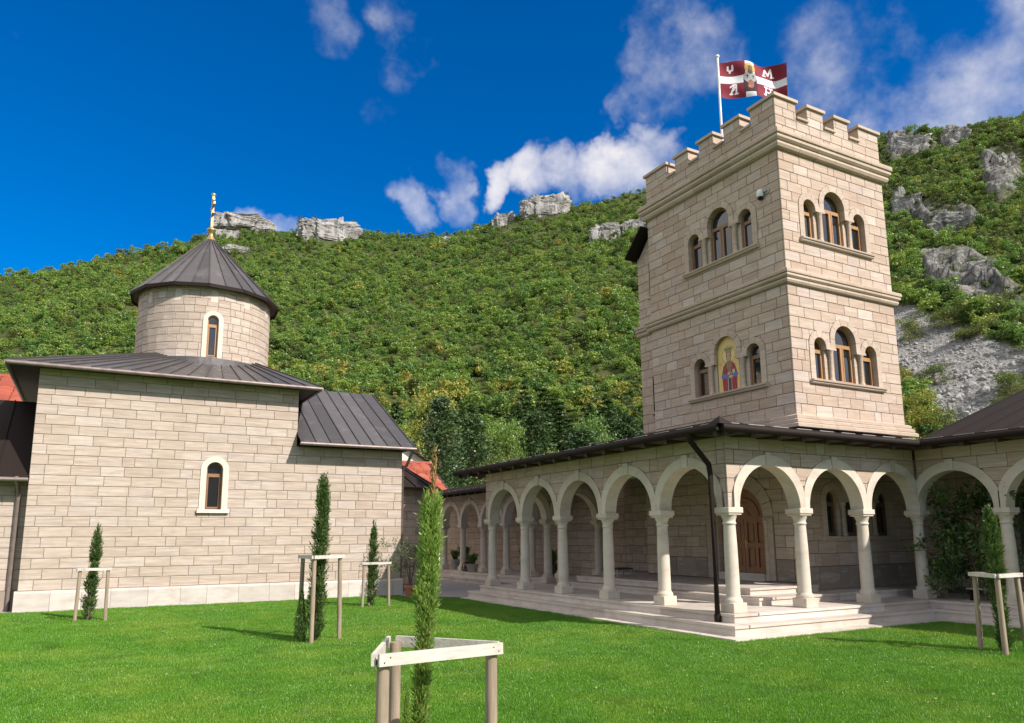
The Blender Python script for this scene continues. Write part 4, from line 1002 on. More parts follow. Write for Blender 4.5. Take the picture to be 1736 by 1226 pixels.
# narthex at the left edge
PN = faceS(12.0)
nb = masonry(PN, -17, XL-.02, .55, 3.3, .2475, .6, [], seed=230, short=.1); place_blocks(nb, 'narthex_stone', M['church'], church, 300)
slab(PN, -17, XL, 0, 3.3, [], -.016, -.4).build('narthex_wall', M['mortar2'], church)
pbox(PN, -17, XL-.07, 0, .545, .04, -.1).build('narthex_plinth', M['porchplinth'], church)
nu = MB(); nu.face([(-17.3, 11.55, 3.15), (XL-.0, 11.55, 3.15), (XL-.0, 17, 3.15), (-17.3, 17, 3.15)]); nro = nu.build('narthex_roof', M['darkwood'], church)
panel_roof(nro, M['darkmetal'], (-17.3, 11.5, 3.2), (XL-.0, 11.5, 3.2), (-17.3, 14.5, 5.5), (XL-.0, 14.5, 5.5), 9, seed=90)
gm = MB(); gm.tube([(-17.3, 11.47, 3.16), (XL-.01, 11.47, 3.16)], .05, 8); gm.tube([(XL-.25, 11.5, 3.2), (XL-.2, 11.85, 2.9), (XL-.2, 11.92, 2.7), (XL-.2, 11.92, .1)], .05, 8); gm.build('gutter', M['gutter'], nro)

# ------------------------------------------------------------------ prints: flag and icon
def seg_d(u, v, a, b):
    ax, ay = a; bx, by = b; dx, dy = bx-ax, by-ay
    t = np.clip(((u-ax)*dx+(v-ay)*dy)/(dx*dx+dy*dy+1e-12), 0, 1); return np.hypot(u-ax-t*dx, v-ay-t*dy)
def print_obj(name, V, colr, mat, parent):
    nu, nv = V.shape[0]-1, V.shape[1]-1; i = np.arange((nu+1)*(nv+1)).reshape(nu+1, nv+1)
    F = np.stack([i[:-1, :-1], i[1:, :-1], i[1:, 1:], i[:-1, 1:]], -1).reshape(-1, 4)
    me = bpy.data.meshes.new(name); me.from_pydata([tuple(p) for p in (V.reshape(-1, 3)-np.array(origin_of(parent))) if True], [], [tuple(f) for f in F])
    a = me.attributes.new('print', 'FLOAT_COLOR', 'FACE'); c = np.ones((len(F), 4), np.float32); c[:, :3] = colr.reshape(-1, 3); a.data.foreach_set('color', c.ravel())
    me.polygons.foreach_set('use_smooth', [True]*len(F)); me.materials.append(mat); o = bpy.data.objects.new(name, me); col.objects.link(o); o.parent = parent; return o
FPX_, FPY_ = 4.3, 3.78
flag = empty('flag_on_pole', (FPX_, FPY_, 11.12)); tag(flag, 'maroon and white flag with white letters and a bishop figure, flying above the tower', 'flag')
pm = MB(); pm.tube([(FPX_, FPY_, 11.12), (FPX_, FPY_, 14.70)], .032, 10); pm.build('pole', M['whitepaint'], flag); pm = MB(); pm.lathe((FPX_, FPY_, 14.70), [(.03, 0), (.055, .02), (.055, .07), (.02, .1)], 10); pm.build('finial', M['whitepaint'], flag)
NU, NV = 180, 110
u, v = np.meshgrid((np.arange(NU)+.5)/NU, (np.arange(NV)+.5)/NV, indexing='ij')
C = np.zeros((NU, NV, 3)); mar = np.array([.20, .012, .028]); C[:] = mar
def put(mask, c): C[mask] = c
asp = 1.72; X = u*asp
put((v > .40) & (v < .61), (.72, .72, .74)); put((u > .375) & (u < .525), (.72, .72, .74))
white = (.74, .73, .73)
def stroke(segs, w):
    for a, b in segs: put(seg_d(X, v, (a[0]*asp, a[1]), (b[0]*asp, b[1])) < w, white)
stroke([((.135, .88), (.135, .80)), ((.135, .80), (.16, .76)), ((.16, .76), (.20, .78)), ((.20, .89), (.205, .78)), ((.17, .76), (.165, .72))], .022)
stroke([((.66, .70), (.70, .70)), ((.675, .71), (.705, .90)), ((.705, .90), (.745, .74)), ((.745, .74), (.785, .90)), ((.785, .90), (.81, .70)), ((.795, .70), (.83, .70))], .022)
stroke([((.155, .12), (.19, .12)), ((.17, .13), (.215, .34)), ((.16, .30), (.20, .36)), ((.20, .36), (.245, .36)), ((.245, .36), (.245, .12)), ((.23, .12), (.265, .12)), ((.20, .21), (.225, .29))], .020)
stroke([((.66, .14), (.71, .14)), ((.685, .14), (.70, .36)), ((.67, .36), (.72, .36)), ((.695, .25), (.775, .25)), ((.765, .14), (.78, .36)), ((.75, .36), (.80, .36)), ((.75, .14), (.80, .14))], .020)
put(((u-.45)/.085)**2+((v-.80)/.15)**2 < 1, (.50, .34, .10)); put((np.abs(u-.45) < .105-.04*np.abs(v-.35)) & (v < .62) & (v > .14), (.055, .018, .022))
put(((u-.45)/.10)**2+((v-.55)/.15)**2 < 1, (.42, .40, .41)); put(((u-.45)/.038)**2+((v-.76)/.085)**2 < 1, (.17, .095, .055)); put(((u-.45)/.04)**2+((v-.68)/.06)**2 < 1, (.09, .07, .06)); put(((u-.45)/.04)**2+((v-.83)/.03)**2 < 1, (.13, .08, .04))
for cu in (.405, .495):
    put((np.abs(u-cu) < .006) & (np.abs(v-.56) < .055), (.02, .02, .025)); put((np.abs(u-cu) < .02) & (np.abs(v-.575) < .011), (.02, .02, .025))
put(((u-.46)/.045)**2+((v-.36)/.12)**2 < 1, (.33, .13, .09)); put(((u-.435)/.018)**2+((v-.29)/.04)**2 < 1, (.42, .20, .13)); put((u > .40) & (u < .52) & (v < .11), (.66, .66, .68))
gu, gv = np.meshgrid(np.arange(NU+1)/NU, np.arange(NV+1)/NV, indexing='ij')
fd = np.array([.86, -.51]); fd = fd/np.linalg.norm(fd); W_, Hh = 1.86, 1.06
wave = .13*np.sin(gu*9.0+gv*1.5)*gu**.5+.03*np.sin(gu*19-gv*4)*gu+.02*np.sin(gu*9+gv*9)
px_ = FPX_+fd[0]*gu*W_*.97-fd[1]*0-wave*fd[1]*-1; py_ = FPY_+fd[1]*gu*W_*.97+wave*fd[0]
px_ = FPX_+.04+fd[0]*gu*W_*.97+wave*(-fd[1]); py_ = FPY_+fd[1]*gu*W_*.97+wave*fd[0]
pz_ = 14.58-Hh*(1-gv)-.10*gu**1.6+.05*np.sin(gu*5.5+.5)*gu
print_obj('flag_cloth', np.stack([px_, py_, pz_], -1), C, M['flag'], flag)
# icon in the blind central arch of the lower west window
icon = empty('icon_panel', (XT+.06, CW, ZW[0])); tag(icon, 'arched golden icon of a crowned saint in a red robe on the tower', 'icon')
NU, NV = 110, 200; w, zb, zs = .372, ZW[0]+.003, ZW[0]+1.02
u, v = np.meshgrid((np.arange(NU)+.5)/NU*2-1, (np.arange(NV)+.5)/NV, indexing='ij'); v = v*1.39/.372    # units of half width, v from 0 to 3.74
C = np.zeros((NU, NV, 3)); gold = np.array([.66, .49, .17]); C[:] = gold
C *= (1+.10*np.sign(np.sin(u*60)*np.sin(v*60)))[..., None]*(.92+.16*rng.random((NU, NV)))[..., None]
def put(mask, c): C[mask] = c
hx, hy = .06, 2.50
rad = np.hypot(u-hx, v-hy); put(rad < .60, (.74, .58, .24)); put((rad < .62) & (rad > .585), (.13, .07, .03)); put((rad < .50) & (rad > .48), (.25, .15, .04))
e = np.array([.33, .02, .035]); body = (np.abs(u-.06) < np.interp(v, [0, .7, 1.2, 1.8, 2.05], [.62, .66, .70, .52, .22])) & (v < 2.05); put(body, e)
fold = body & (np.sin((u-.06)*26+v*1.5) > .72); put(fold, (.18, .01, .02))
put((np.abs(u-.06) < .14) & (v < 1.25), (.05, .045, .04)); put((np.abs(u-.06-.16) < .025) & (v < 1.3), (.55, .42, .30)); put((np.abs(u-.06+.16) < .025) & (v < 1.3), (.55, .42, .30))
put((np.abs(u-.06) < .24-.1*(v < 1.6)) & (v > 1.25) & (v < 2.1), (.30, .20, .075)); 
chk = (np.abs(u-.06) < .24) & (v > 1.35) & (v < 2.1) & (np.sin(u*40)*np.sin(v*40) > .2); put(chk, (.12, .07, .03))
for sx in (-1, 1): put(((u-.06-sx*.52)/.24)**2+((v-1.12)/.15)**2 < 1, (.06, .16, .42)); put(seg_d(u, v, (.06+sx*.5, 1.12), (.06+sx*.2, 1.06)) < .10, (.06, .16, .42))
put(((u-.16)/.2)**2+((v-1.02)/.10)**2 < 1, (.55, .33, .24)); put(((u-.02)/.09)**2+((v-1.25)/.12)**2 < 1, (.50, .33, .25)); put((np.abs(u-.42) < .10) & (np.abs(v-1.35) < .13), (.55, .45, .3))
put(((u-hx)/.25)**2+((v-2.42)/.36)**2 < 1, (.07, .035, .02)); put(((u-hx)/.19)**2+((v-2.38)/.29)**2 < 1, (.50, .31, .20)); put((np.abs(np.abs(u-hx)-.08) < .04) & (np.abs(v-2.44) < .03), (.05, .03, .02)); put((np.abs(u-hx) < .02) & (np.abs(v-2.34) < .08), (.33, .18, .11)); put((np.abs(u-hx) < .06) & (np.abs(v-2.22) < .02), (.35, .1, .08))
put((np.abs(u-hx) < .24+.16*(v-2.62)/.35) & (v > 2.62) & (v < 2.92), (.26, .24, .07)); put(((u-hx)/.36)**2+((v-2.92)/.10)**2 < 1, (.20, .19, .06)); put((np.abs(u-hx) < .28) & (np.abs(v-2.68) < .03) & (np.sin(u*45) > 0), (.45, .12, .06))
for cu, cv in ((-.72, 2.05), (-.70, 1.92), (.78, 2.3), (.76, 2.18), (-.60, 2.0), (.68, 2.24)): put((np.abs(u-cu) < .05) & (np.abs(v-cv) < .03) & (np.sin(u*90) > 0), (.12, .06, .02))
rim = np.sqrt(np.maximum(0, 1-((v*.372-1.02)/.372).clip(0, 1)**2)); put(np.abs(u) > rim-.05, (.20, .12, .05))
gu, gv = np.meshgrid(np.arange(NU+1)/NU*2-1, np.arange(NV+1)/NV*1.39, indexing='ij')
lim = np.sqrt(np.maximum(1e-4, 1-np.clip((gv-1.02)/.372, 0, 1)**2)); gy = CW+(-gu)*.371*lim; gz = ZW[0]+.002+gv   # left of the picture is +Y
# icon is wrapped to the arch: columns squeeze to the arch edge, so undo it in the sampling above the springing
ui = np.clip(((np.arange(NU)+.5)/NU*2-1)[:, None]*lim[:-1, :-1][:1].repeat(NU, 0), -1, 1); idx = np.clip(((ui+1)/2*NU).astype(int), 0, NU-1)
C2 = C[idx, np.arange(NV)[None, :].repeat(NU, 0)]
print_obj('icon_face', np.stack([np.full_like(gy, XT+.085), gy, gz], -1), C2, M['icon'], icon)
bk = MB(); pts = arch_pts(CW, .374, ZW[0]+.001, zs); n = len(pts); bk.mesh([(XT+.09, p[0], p[1]) for p in pts]+[(XT+.14, p[0], p[1]) for p in pts], [tuple(range(n)), tuple(range(2*n-1, n-1, -1))]+[(k, (k+1) % n, n+(k+1) % n, n+k) for k in range(n)]); bk.build('backing', M['trim'], icon)
# security camera
sc_ = empty('security_camera', (XT, 1.92, 9.75)); tag(sc_, 'small white dome security camera near the tower corner', 'camera')
mb = MB(); mb.tube([(XT+.01, 1.78, 9.78), (XT-.02, 1.78, 9.78)], .075, 14); mb.tube([(XT-.02, 1.78, 9.78), (XT-.06, 1.92, 9.80)], .035, 10); mb.build('bracket', M['pale_metal'], sc_)
mb = MB(); mb.lathe((XT-.06, 1.95, 9.68), [(.07, 0), (.085, .05), (.085, .12), (.06, .18), (.02, .20)], 16); mb.build('housing', M['whitepaint'], sc_)
mb = MB(); mb.lathe((XT-.06, 1.95, 9.60), [(.02, 0), (.055, .02), (.07, .06), (.07, .079)], 16); mb.build('lens_dome', M['black'], sc_)

# ------------------------------------------------------------------ plants
def rot_quads(cen, nrm, up, ln, wd):
    """diamond leaves: centre, plane normal, long axis"""
    up = up/np.linalg.norm(up, axis=1, keepdims=True); sd = np.cross(nrm, up); sd /= (np.linalg.norm(sd, axis=1, keepdims=True)+1e-9)
    ln = ln[:, None]; wd = wd[:, None]
    return np.stack([cen-up*ln*.5, cen+sd*wd*.5, cen+up*ln*.5, cen-sd*wd*.5], 1)
def rdir(n, g): d = g.normal(size=(n, 3)); return d/np.linalg.norm(d, axis=1, keepdims=True)
def cypress(base, h, rad, n, mat, label, group=None, seed=0, lean=(0, 0), leaf=.05, dry=0, cones=0, prof=None, tip=.25, side=None):
    g = np.random.default_rng(seed); x, y, z = base
    t = empty('cypress_tree', base); tag(t, label, 'tree', group)
    prof = prof or ([0, .03, .15, .4, .7, .88, 1], [.5, .75, .9, 1, .8, .5, .06])
    tr = MB(); tr.tube([(x, y, z-.05), (x+lean[0]*.5, y+lean[1]*.5, z+h*.5), (x+lean[0], y+lean[1], z+h)], [.028 if h > 1.5 else .02, .018, .004], 7); tr.build('trunk', M['bark'], t)
    # branchlets: upright plumes that hug the stem, dark inside, pale and loose at the tips
    def plumes(nb, m_, hb, rb_, ab, Lp, lf, dark, spread=.16):
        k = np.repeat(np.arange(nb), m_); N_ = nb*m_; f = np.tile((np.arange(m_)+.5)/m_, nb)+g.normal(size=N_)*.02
        r0 = rb_*.30; r1 = rb_*g.uniform(.85, 1.22, nb); z0 = hb*h; z1 = z0+Lp*g.uniform(.6, 1.4, nb); a1 = ab+g.normal(size=nb)*.25
        A = np.stack([r0*np.cos(ab), r0*np.sin(ab), z0], 1); B = np.stack([r1*np.cos(a1), r1*np.sin(a1), z1], 1); ax_ = (B-A)[k]; ax_ /= np.linalg.norm(ax_, axis=1, keepdims=True)
        P0 = A[k]+(B-A)[k]*f[:, None]; fat = (np.sin(np.pi*np.clip(f*.85+.1, 0, 1))*spread*Lp)[:, None]; off = g.normal(size=(N_, 3)); off -= ax_*(off*ax_).sum(1, keepdims=True); P0 = P0+off*fat
        P0[:, 0] += x+lean[0]*P0[:, 2]/h; P0[:, 1] += y+lean[1]*P0[:, 2]/h; zz = P0[:, 2]; P0[:, 2] = zz+z
        d_ = ax_+off*.45+np.array([0, 0, .25]); ok = (zz > .02)
        Q = rot_quads(P0, rdir(N_, g), d_, lf*g.uniform(.8, 2.1, N_), lf*g.uniform(.22, .42, N_))
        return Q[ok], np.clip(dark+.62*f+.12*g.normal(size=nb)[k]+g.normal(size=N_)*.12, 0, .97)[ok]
    mp = 26; nb = n//mp; hb = g.random(nb)**.94*.97; rb_ = np.interp(hb, *prof)*rad*(1+.12*np.sin(hb*31+seed)+.14*g.normal(size=nb)).clip(.5, 1.5)
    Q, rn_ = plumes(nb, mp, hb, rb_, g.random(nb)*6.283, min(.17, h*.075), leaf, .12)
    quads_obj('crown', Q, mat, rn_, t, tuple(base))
    if side is not None:          # a second low shoot beside the stem
        n2 = n//7; h2 = g.random(n2); a2 = g.random(n2)*2*np.pi; r2 = side[3]*np.interp(h2, [0, .3, 1], [.7, 1, .1])*np.sqrt(g.random(n2))
        cen = np.stack([x+side[0]+r2*np.cos(a2), y+side[1]+r2*np.sin(a2), z+h2*side[2]], 1); o2 = np.stack([np.cos(a2), np.sin(a2), 0*a2], 1)
        Q = rot_quads(cen, rdir(n2, g)+o2, np.array([0, 0, 1.])+o2*.4+g.normal(size=(n2, 3))*.3, leaf*g.uniform(.7, 1.6, n2), leaf*g.uniform(.28, .5, n2)); quads_obj('side_shoot', Q, mat, g.uniform(.2, .9, n2), t, tuple(base))
    if tip:
        ntp = 16 if dry else 9; hb = .94+.08*g.random(ntp)+tip/h*g.random(ntp)**1.3*.75; rb_ = np.interp(hb, [.93, 1.0, 1.0+tip/h], [.55, .42, .05])*rad*g.uniform(.4, 1.2, ntp)
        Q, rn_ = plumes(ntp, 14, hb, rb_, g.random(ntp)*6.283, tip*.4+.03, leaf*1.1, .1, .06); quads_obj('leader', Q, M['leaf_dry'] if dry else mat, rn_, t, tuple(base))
        lt_ = MB(); lt_.tube([(x+lean[0]*.95, y+lean[1]*.95, z+h*.93), (x+lean[0]*1.1, y+lean[1]*1.1, z+h+tip)], [.006, .0015], 5); lt_.build('leader_stem', M['bark'], t)
    for k in range(cones):
        hh = g.choice([.22, .32, .38, .47, .49, .51, .53])*h+g.normal()*.02; a = -1.9+g.normal()*.5; rr_ = rad*np.interp(hh/h, *prof)*.9; mb = MB()
        mb.lathe((x+lean[0]*hh/h+rr_*math.cos(a), y+lean[1]*hh/h+rr_*math.sin(a), z+hh), [(.004, -.012), (.010, -.007), (.0125, 0), (.010, .008), (.003, .012)], 8); mb.build('cone', M['cone'], t)
    return t
def guard(cx, cy, h, pts, label, group, post=.035, rail=.07, spread=0.0):
    t = empty('tree_guard', (cx, cy, LZ)); tag(t, label, 'tree guard', group); r = random.Random(int(cx*100))
    top = [Vector((p[0], p[1], LZ+h)) for p in pts]; c = sum(top, Vector())/3
    for p in top:
        o = (p-c); ft = p+o*spread; mb = MB(); mb.tube([(ft.x, ft.y, LZ-.1), (p.x, p.y, LZ+h-rail*.2)], [post*1.05, post*.97], 14); mb.build('post', M['stake'], t)
    for k in range(3):
        a, b = top[k], top[(k+1) % 3]; d = (b-a).normalized(); nrm = Vector((d.y, -d.x, 0))
        if nrm.dot((a+b)/2-c) < 0: nrm = -nrm
        off = nrm*(post+.014); e = .055 if k != 1 else .03
        mb = MB(); mb.bar(a-d*e+off-Vector((0, 0, rail*.2)), b+d*e+off-Vector((0, 0, rail*.2)), .026, rail); ro = mb.build('rail', M['rail'], t)
        for p, s in ((a, 1), (b, -1)):
            for dz in (-.2, .18):
                q = p+d*s*.02*(1 if dz > 0 else -1)+off+nrm*.0135+Vector((0, 0, rail*(dz-.2))); nl = MB(); nl.lathe(q-nrm*.002, [(.005, -.004), (.005, .004)], 6); nl.build('nail', M['darkmetal'], ro)
    return t
GG = 'triangular wooden tree guards'
guard(-7.81, -4.92, .93, [(-8.19, -5.16), (-7.39, -5.10), (-7.85, -4.47)], 'large weathered triangular tree guard in the foreground', GG, .041, .075)
def eq(cx, cy, s, a): return [(cx+s/1.732*math.cos(a+k*2.0944), cy+s/1.732*math.sin(a+k*2.0944)) for k in range(3)]
def inw(p, f=.07):
    mx, my = sum(q[0] for q in p)/3, sum(q[1] for q in p)/3; return [(q[0]+(mx-q[0])*f, q[1]+(my-q[1])*f) for q in p]
guard(-6.45, 2.92, 1.37, inw([(-6.62, 2.61), (-6.07, 2.93), (-6.67, 3.22)]), 'tall wooden tree guard on the lawn before the church window wall', GG, .036, .055, .075)
guard(-9.70, 8.5, 1.07, inw([(-9.967, 8.32), (-9.415, 8.355), (-9.70, 8.82)]), 'leftmost wooden tree guard close to the church wall', GG, .034, .055, .075)
guard(-3.62, 8.35, 1.06, inw([(-3.96, 8.2), (-3.31, 8.14), (-3.63, 8.72)]), 'wooden tree guard near the right corner of the church', GG, .034, .055, .075)
guard(1.60, -3.55, 1.09, [(1.34, -3.72), (1.855, -3.71), (1.59, -3.27)], 'wooden tree guard at the right edge before the arcade', GG, .037, .055, .1)
CG = 'young columnar cypresses on the lawn'
cypress((-7.86, -4.93, LZ), 1.91, .057, 22000, M['leaf_cypbright'], 'bright green columnar cypress with dry orange tip in the foreground', CG, 1, (.075, -.03), .026, 1, 9,
        ([0, .08, .2, .33, .42, .47, .52, .62, .75, .88, .97, 1], [.75, .8, .62, .6, .5, .62, .95, 1.12, 1.12, 1.0, 1.0, .6]), .32, (-.085, -.03, .66, .062))
cypress((-6.50, 2.87, LZ), 2.62, .115, 13000, M['leaf_cyp'], 'tall dark cypress in the guard before the church window', CG, 2, (.06, -.02), .042, 0, 0, ([0, .05, .2, .45, .7, .9, 1], [.8, 1.15, 1.2, 1.05, .95, .8, .35]), .06, (-.24, -.03, .85, .12))
cypress((-9.74, 8.55, LZ), 1.78, .125, 6000, M['leaf_cyp'], 'small dark cypress with curved tip at the left end of the lawn', CG, 3, (.06, .0), .045, 0, 0, ([0, .1, .45, .52, .56, .7, .9, 1], [1.05, 1.1, .95, .55, .5, .95, .6, .1]), .2)
cypress((-3.66, 8.42, LZ), 1.85, .14, 6000, M['leaf_cyp'], 'slim dark cypress near the right corner of the church', CG, 4, (.02, .0), .045, 0, 0, None, .24)
cypress((1.62, -3.57, LZ), 1.95, .105, 12000, M['leaf_cyp'], 'mid green cypress at the right edge before the arcade', CG, 5, (-.02, .0), .04, 0, 0, ([0, .2, .45, .7, .85, 1], [.8, .75, .8, 1.1, .9, .1]), .1)

def leaf_cloud(name, parent, base, blobs, n, size, mat, seed, asp=.45, droop=.2, jitter=.25, origin=None):
    g = np.random.default_rng(seed); w = np.array([b[3]**2 for b in blobs]); k = g.choice(len(blobs), n, p=w/w.sum()); B = np.array([b[:4] for b in blobs])[k]
    d = rdir(n, g); rr_ = B[:, 3]*(g.random(n)**.35)*(1+jitter*g.normal(size=n)); cen = B[:, :3]+d*rr_[:, None]+np.array(base)
    up = d*.8+g.normal(size=(n, 3))*.6+np.array([0, 0, -droop]); nr = d+g.normal(size=(n, 3))*.5+np.array([0, 0, .4])
    Q = rot_quads(cen, nr, up, size*g.uniform(.6, 1.4, n), size*asp*g.uniform(.7, 1.3, n))
    return quads_obj(name, Q, mat, np.clip(g.random(n), 0, 1), parent, tuple(origin_of(parent)))
# shrub under the right arches
sb_ = empty('leafy_shrub', (6.05, -.95, ZF)); tag(sb_, 'large dark green shrub filling the right-hand arch', 'shrub')
g = np.random.default_rng(4); st = MB()
for k in range(9):
    a = g.random()*6.28; e = (6.05+.75*math.cos(a)*g.random(), -.95+.8*math.sin(a)*g.random(), ZF+1.1+g.random()*1.1); st.tube([(6.05, -.95, ZF), (6.05+(e[0]-6.05)*.4, -.95+(e[1]+.95)*.4, ZF+.7), e], [.03, .02, .008], 6)
st.build('stems', M['bark'], sb_)
bl = [(g.uniform(-.75, .5), g.uniform(-.85, .9), g.uniform(.25, 2.2), g.uniform(.16, .36)) for _ in range(46)]+[(-.85, .75, 1.15, .18), (-.95, .9, 1.0, .14), (-.6, -.9, 2.05, .12), (-.75, -1.0, 2.08, .09)]
leaf_cloud('foliage', sb_, (6.05, -.95, ZF), bl, 5200, .10, M['leaf_shrub'], 5, .42)
sb2 = empty('leafy_shrub', (6.3, -2.9, ZF)); tag(sb2, 'dark shrub half hidden behind the rightmost column', 'shrub')
bl = [(g.uniform(-.5, .4), g.uniform(-.6, .7), g.uniform(.2, 1.6), g.uniform(.15, .3)) for _ in range(26)]; leaf_cloud('foliage', sb2, (6.3, -2.9, ZF), bl, 2400, .10, M['leaf_shrub'], 6, .42)
st = MB(); st.tube([(6.3, -2.9, ZF), (6.3, -2.85, ZF+1.2)], [.03, .012], 6); st.build('stems', M['bark'], sb2)
# bench table beside the shrub
bt = empty('low_bench', (5.75, -1.15, ZF)); tag(bt, 'low pale bench in the shade below the dark shrub', 'bench')
mb = MB(); mb.box(5.6, 5.8, -1.55, -.75, ZF+.22, ZF+.245); mb.build('seat', M['pale_metal'], bt)
for y in (-1.5, -.8): mb = MB(); mb.box(5.64, 5.76, y-.015, y+.015, ZF, ZF+.22); mb.build('leg', M['darkmetal'], bt)
# potted olive by the church corner
po = empty('potted_olive', (-1.78, 10.62, LZ)); tag(po, 'small olive tree in a terracotta pot by the church corner', 'potted tree')
mb = MB(); mb.lathe((-1.78, 10.62, LZ+.014), [(.115, 0), (.15, .24), (.165, .26), (.172, .31), (.15, .31), (.14, .26)], 20); mb.build('pot', M['terracotta'], po)
st = MB()
for k in range(5):
    a = k*1.3; st.tube([(-1.78, 10.62, LZ+.25), (-1.78+.1*math.cos(a), 10.62+.1*math.sin(a), LZ+.8), (-1.78+.4*math.cos(a)-.15, 10.62+.3*math.sin(a), LZ+1.5)], [.016, .012, .004], 6)
st.build('trunk', M['bark'], po)
bl = [(g.uniform(-.75, .35), g.uniform(-.35, .35), g.uniform(.75, 1.65), g.uniform(.10, .2)) for _ in range(26)]; leaf_cloud('crown', po, (-1.78, 10.62, LZ), bl, 1500, .075, M['leaf_olive'], 7, .3, .1)
# pots along the far wing
def pot_plant(x, y, z, r, h, mat, lab, ph, seed, nleaf=160, pmat='leaf_shrub'):
    t = empty('potted_plant', (x, y, z)); tag(t, lab, 'potted plant', 'pots along the far arcade'); mb = MB(); mb.lathe((x, y, z), [(r*.7, 0), (r, h*.85), (r*1.06, h), (r*.85, h), (r*.8, h*.9)], 16); mb.build('pot', mat, t)
    gg = np.random.default_rng(seed); n = nleaf; a = gg.random(n)*6.28; hh = gg.random(n)*ph; rr_ = (.3+.7*hh/ph)*r*1.3*gg.random(n)
    cen = np.stack([x+rr_*np.cos(a), y+rr_*np.sin(a), z+h+hh], 1); o = np.stack([np.cos(a), np.sin(a), np.zeros(n)], 1)
    quads_obj('leaves', rot_quads(cen, rdir(n, gg), np.array([0, 0, 1.])+o*.6, .22*gg.uniform(.6, 1.3, n), .05*gg.uniform(.6, 1.3, n)), M[pmat], gg.random(n), t, (x, y, z))
pot_plant(3.0, 16.4, .42, .22, .3, M['greypot'], 'round grey pot with spiky leaves between far columns', .35, 11)
pot_plant(3.5, 18.1, .42, .2, .38, M['terracotta'], 'dark leafy pot plant behind the far column', .5, 12, 260)
pot_plant(3.6, 19.2, .42, .2, .4, M['greypot'], 'farthest grey pot plant under the far arches', .35, 13)
pot_plant(3.7, 13.6, .42, .2, .42, M['darkwood'], 'tall brown planter behind the end column of the porch', .5, 14)
pot_plant(3.8, 11.9, .42, .18, .42, M['darkwood'], 'slim brown planter beside the second porch column', .4, 15)
lt = empty('low_table', (2.35, 6.3, .70)); tag(lt, 'small dark low table on the landing in the shade', 'table')
mb = MB(); mb.box(2.1, 2.6, 6.1, 6.5, .88, .92); mb.build('table_top', M['darkwood'], lt)
for x, y in ((2.14, 6.14), (2.56, 6.14), (2.14, 6.46), (2.56, 6.46)): mb = MB(); mb.box(x-.02, x+.02, y-.02, y+.02, .70, .88); mb.build('leg', M['pale_metal'], lt)
hr = empty('hose_reel', (3.05, 16.95, .42)); tag(hr, 'dark hose reel standing beside the round grey pot', 'hose reel')
mb = MB()
for y in (16.85, 17.05):
    mb.tube([(3.05+.17*math.cos(a), y, .60+.17*math.sin(a)) for a in np.linspace(0, 6.283, 17)], .016, 6, caps=False)
mb.tube([(3.05, 16.85, .6), (3.05, 17.05, .6)], .1, 12); mb.tube([(2.95, 16.84, .42), (3.05, 16.84, .6), (3.15, 16.84, .42)], .014, 6); mb.tube([(2.95, 17.06, .42), (3.05, 17.06, .6), (3.15, 17.06, .42)], .014, 6); mb.build('reel', M['black'], hr)

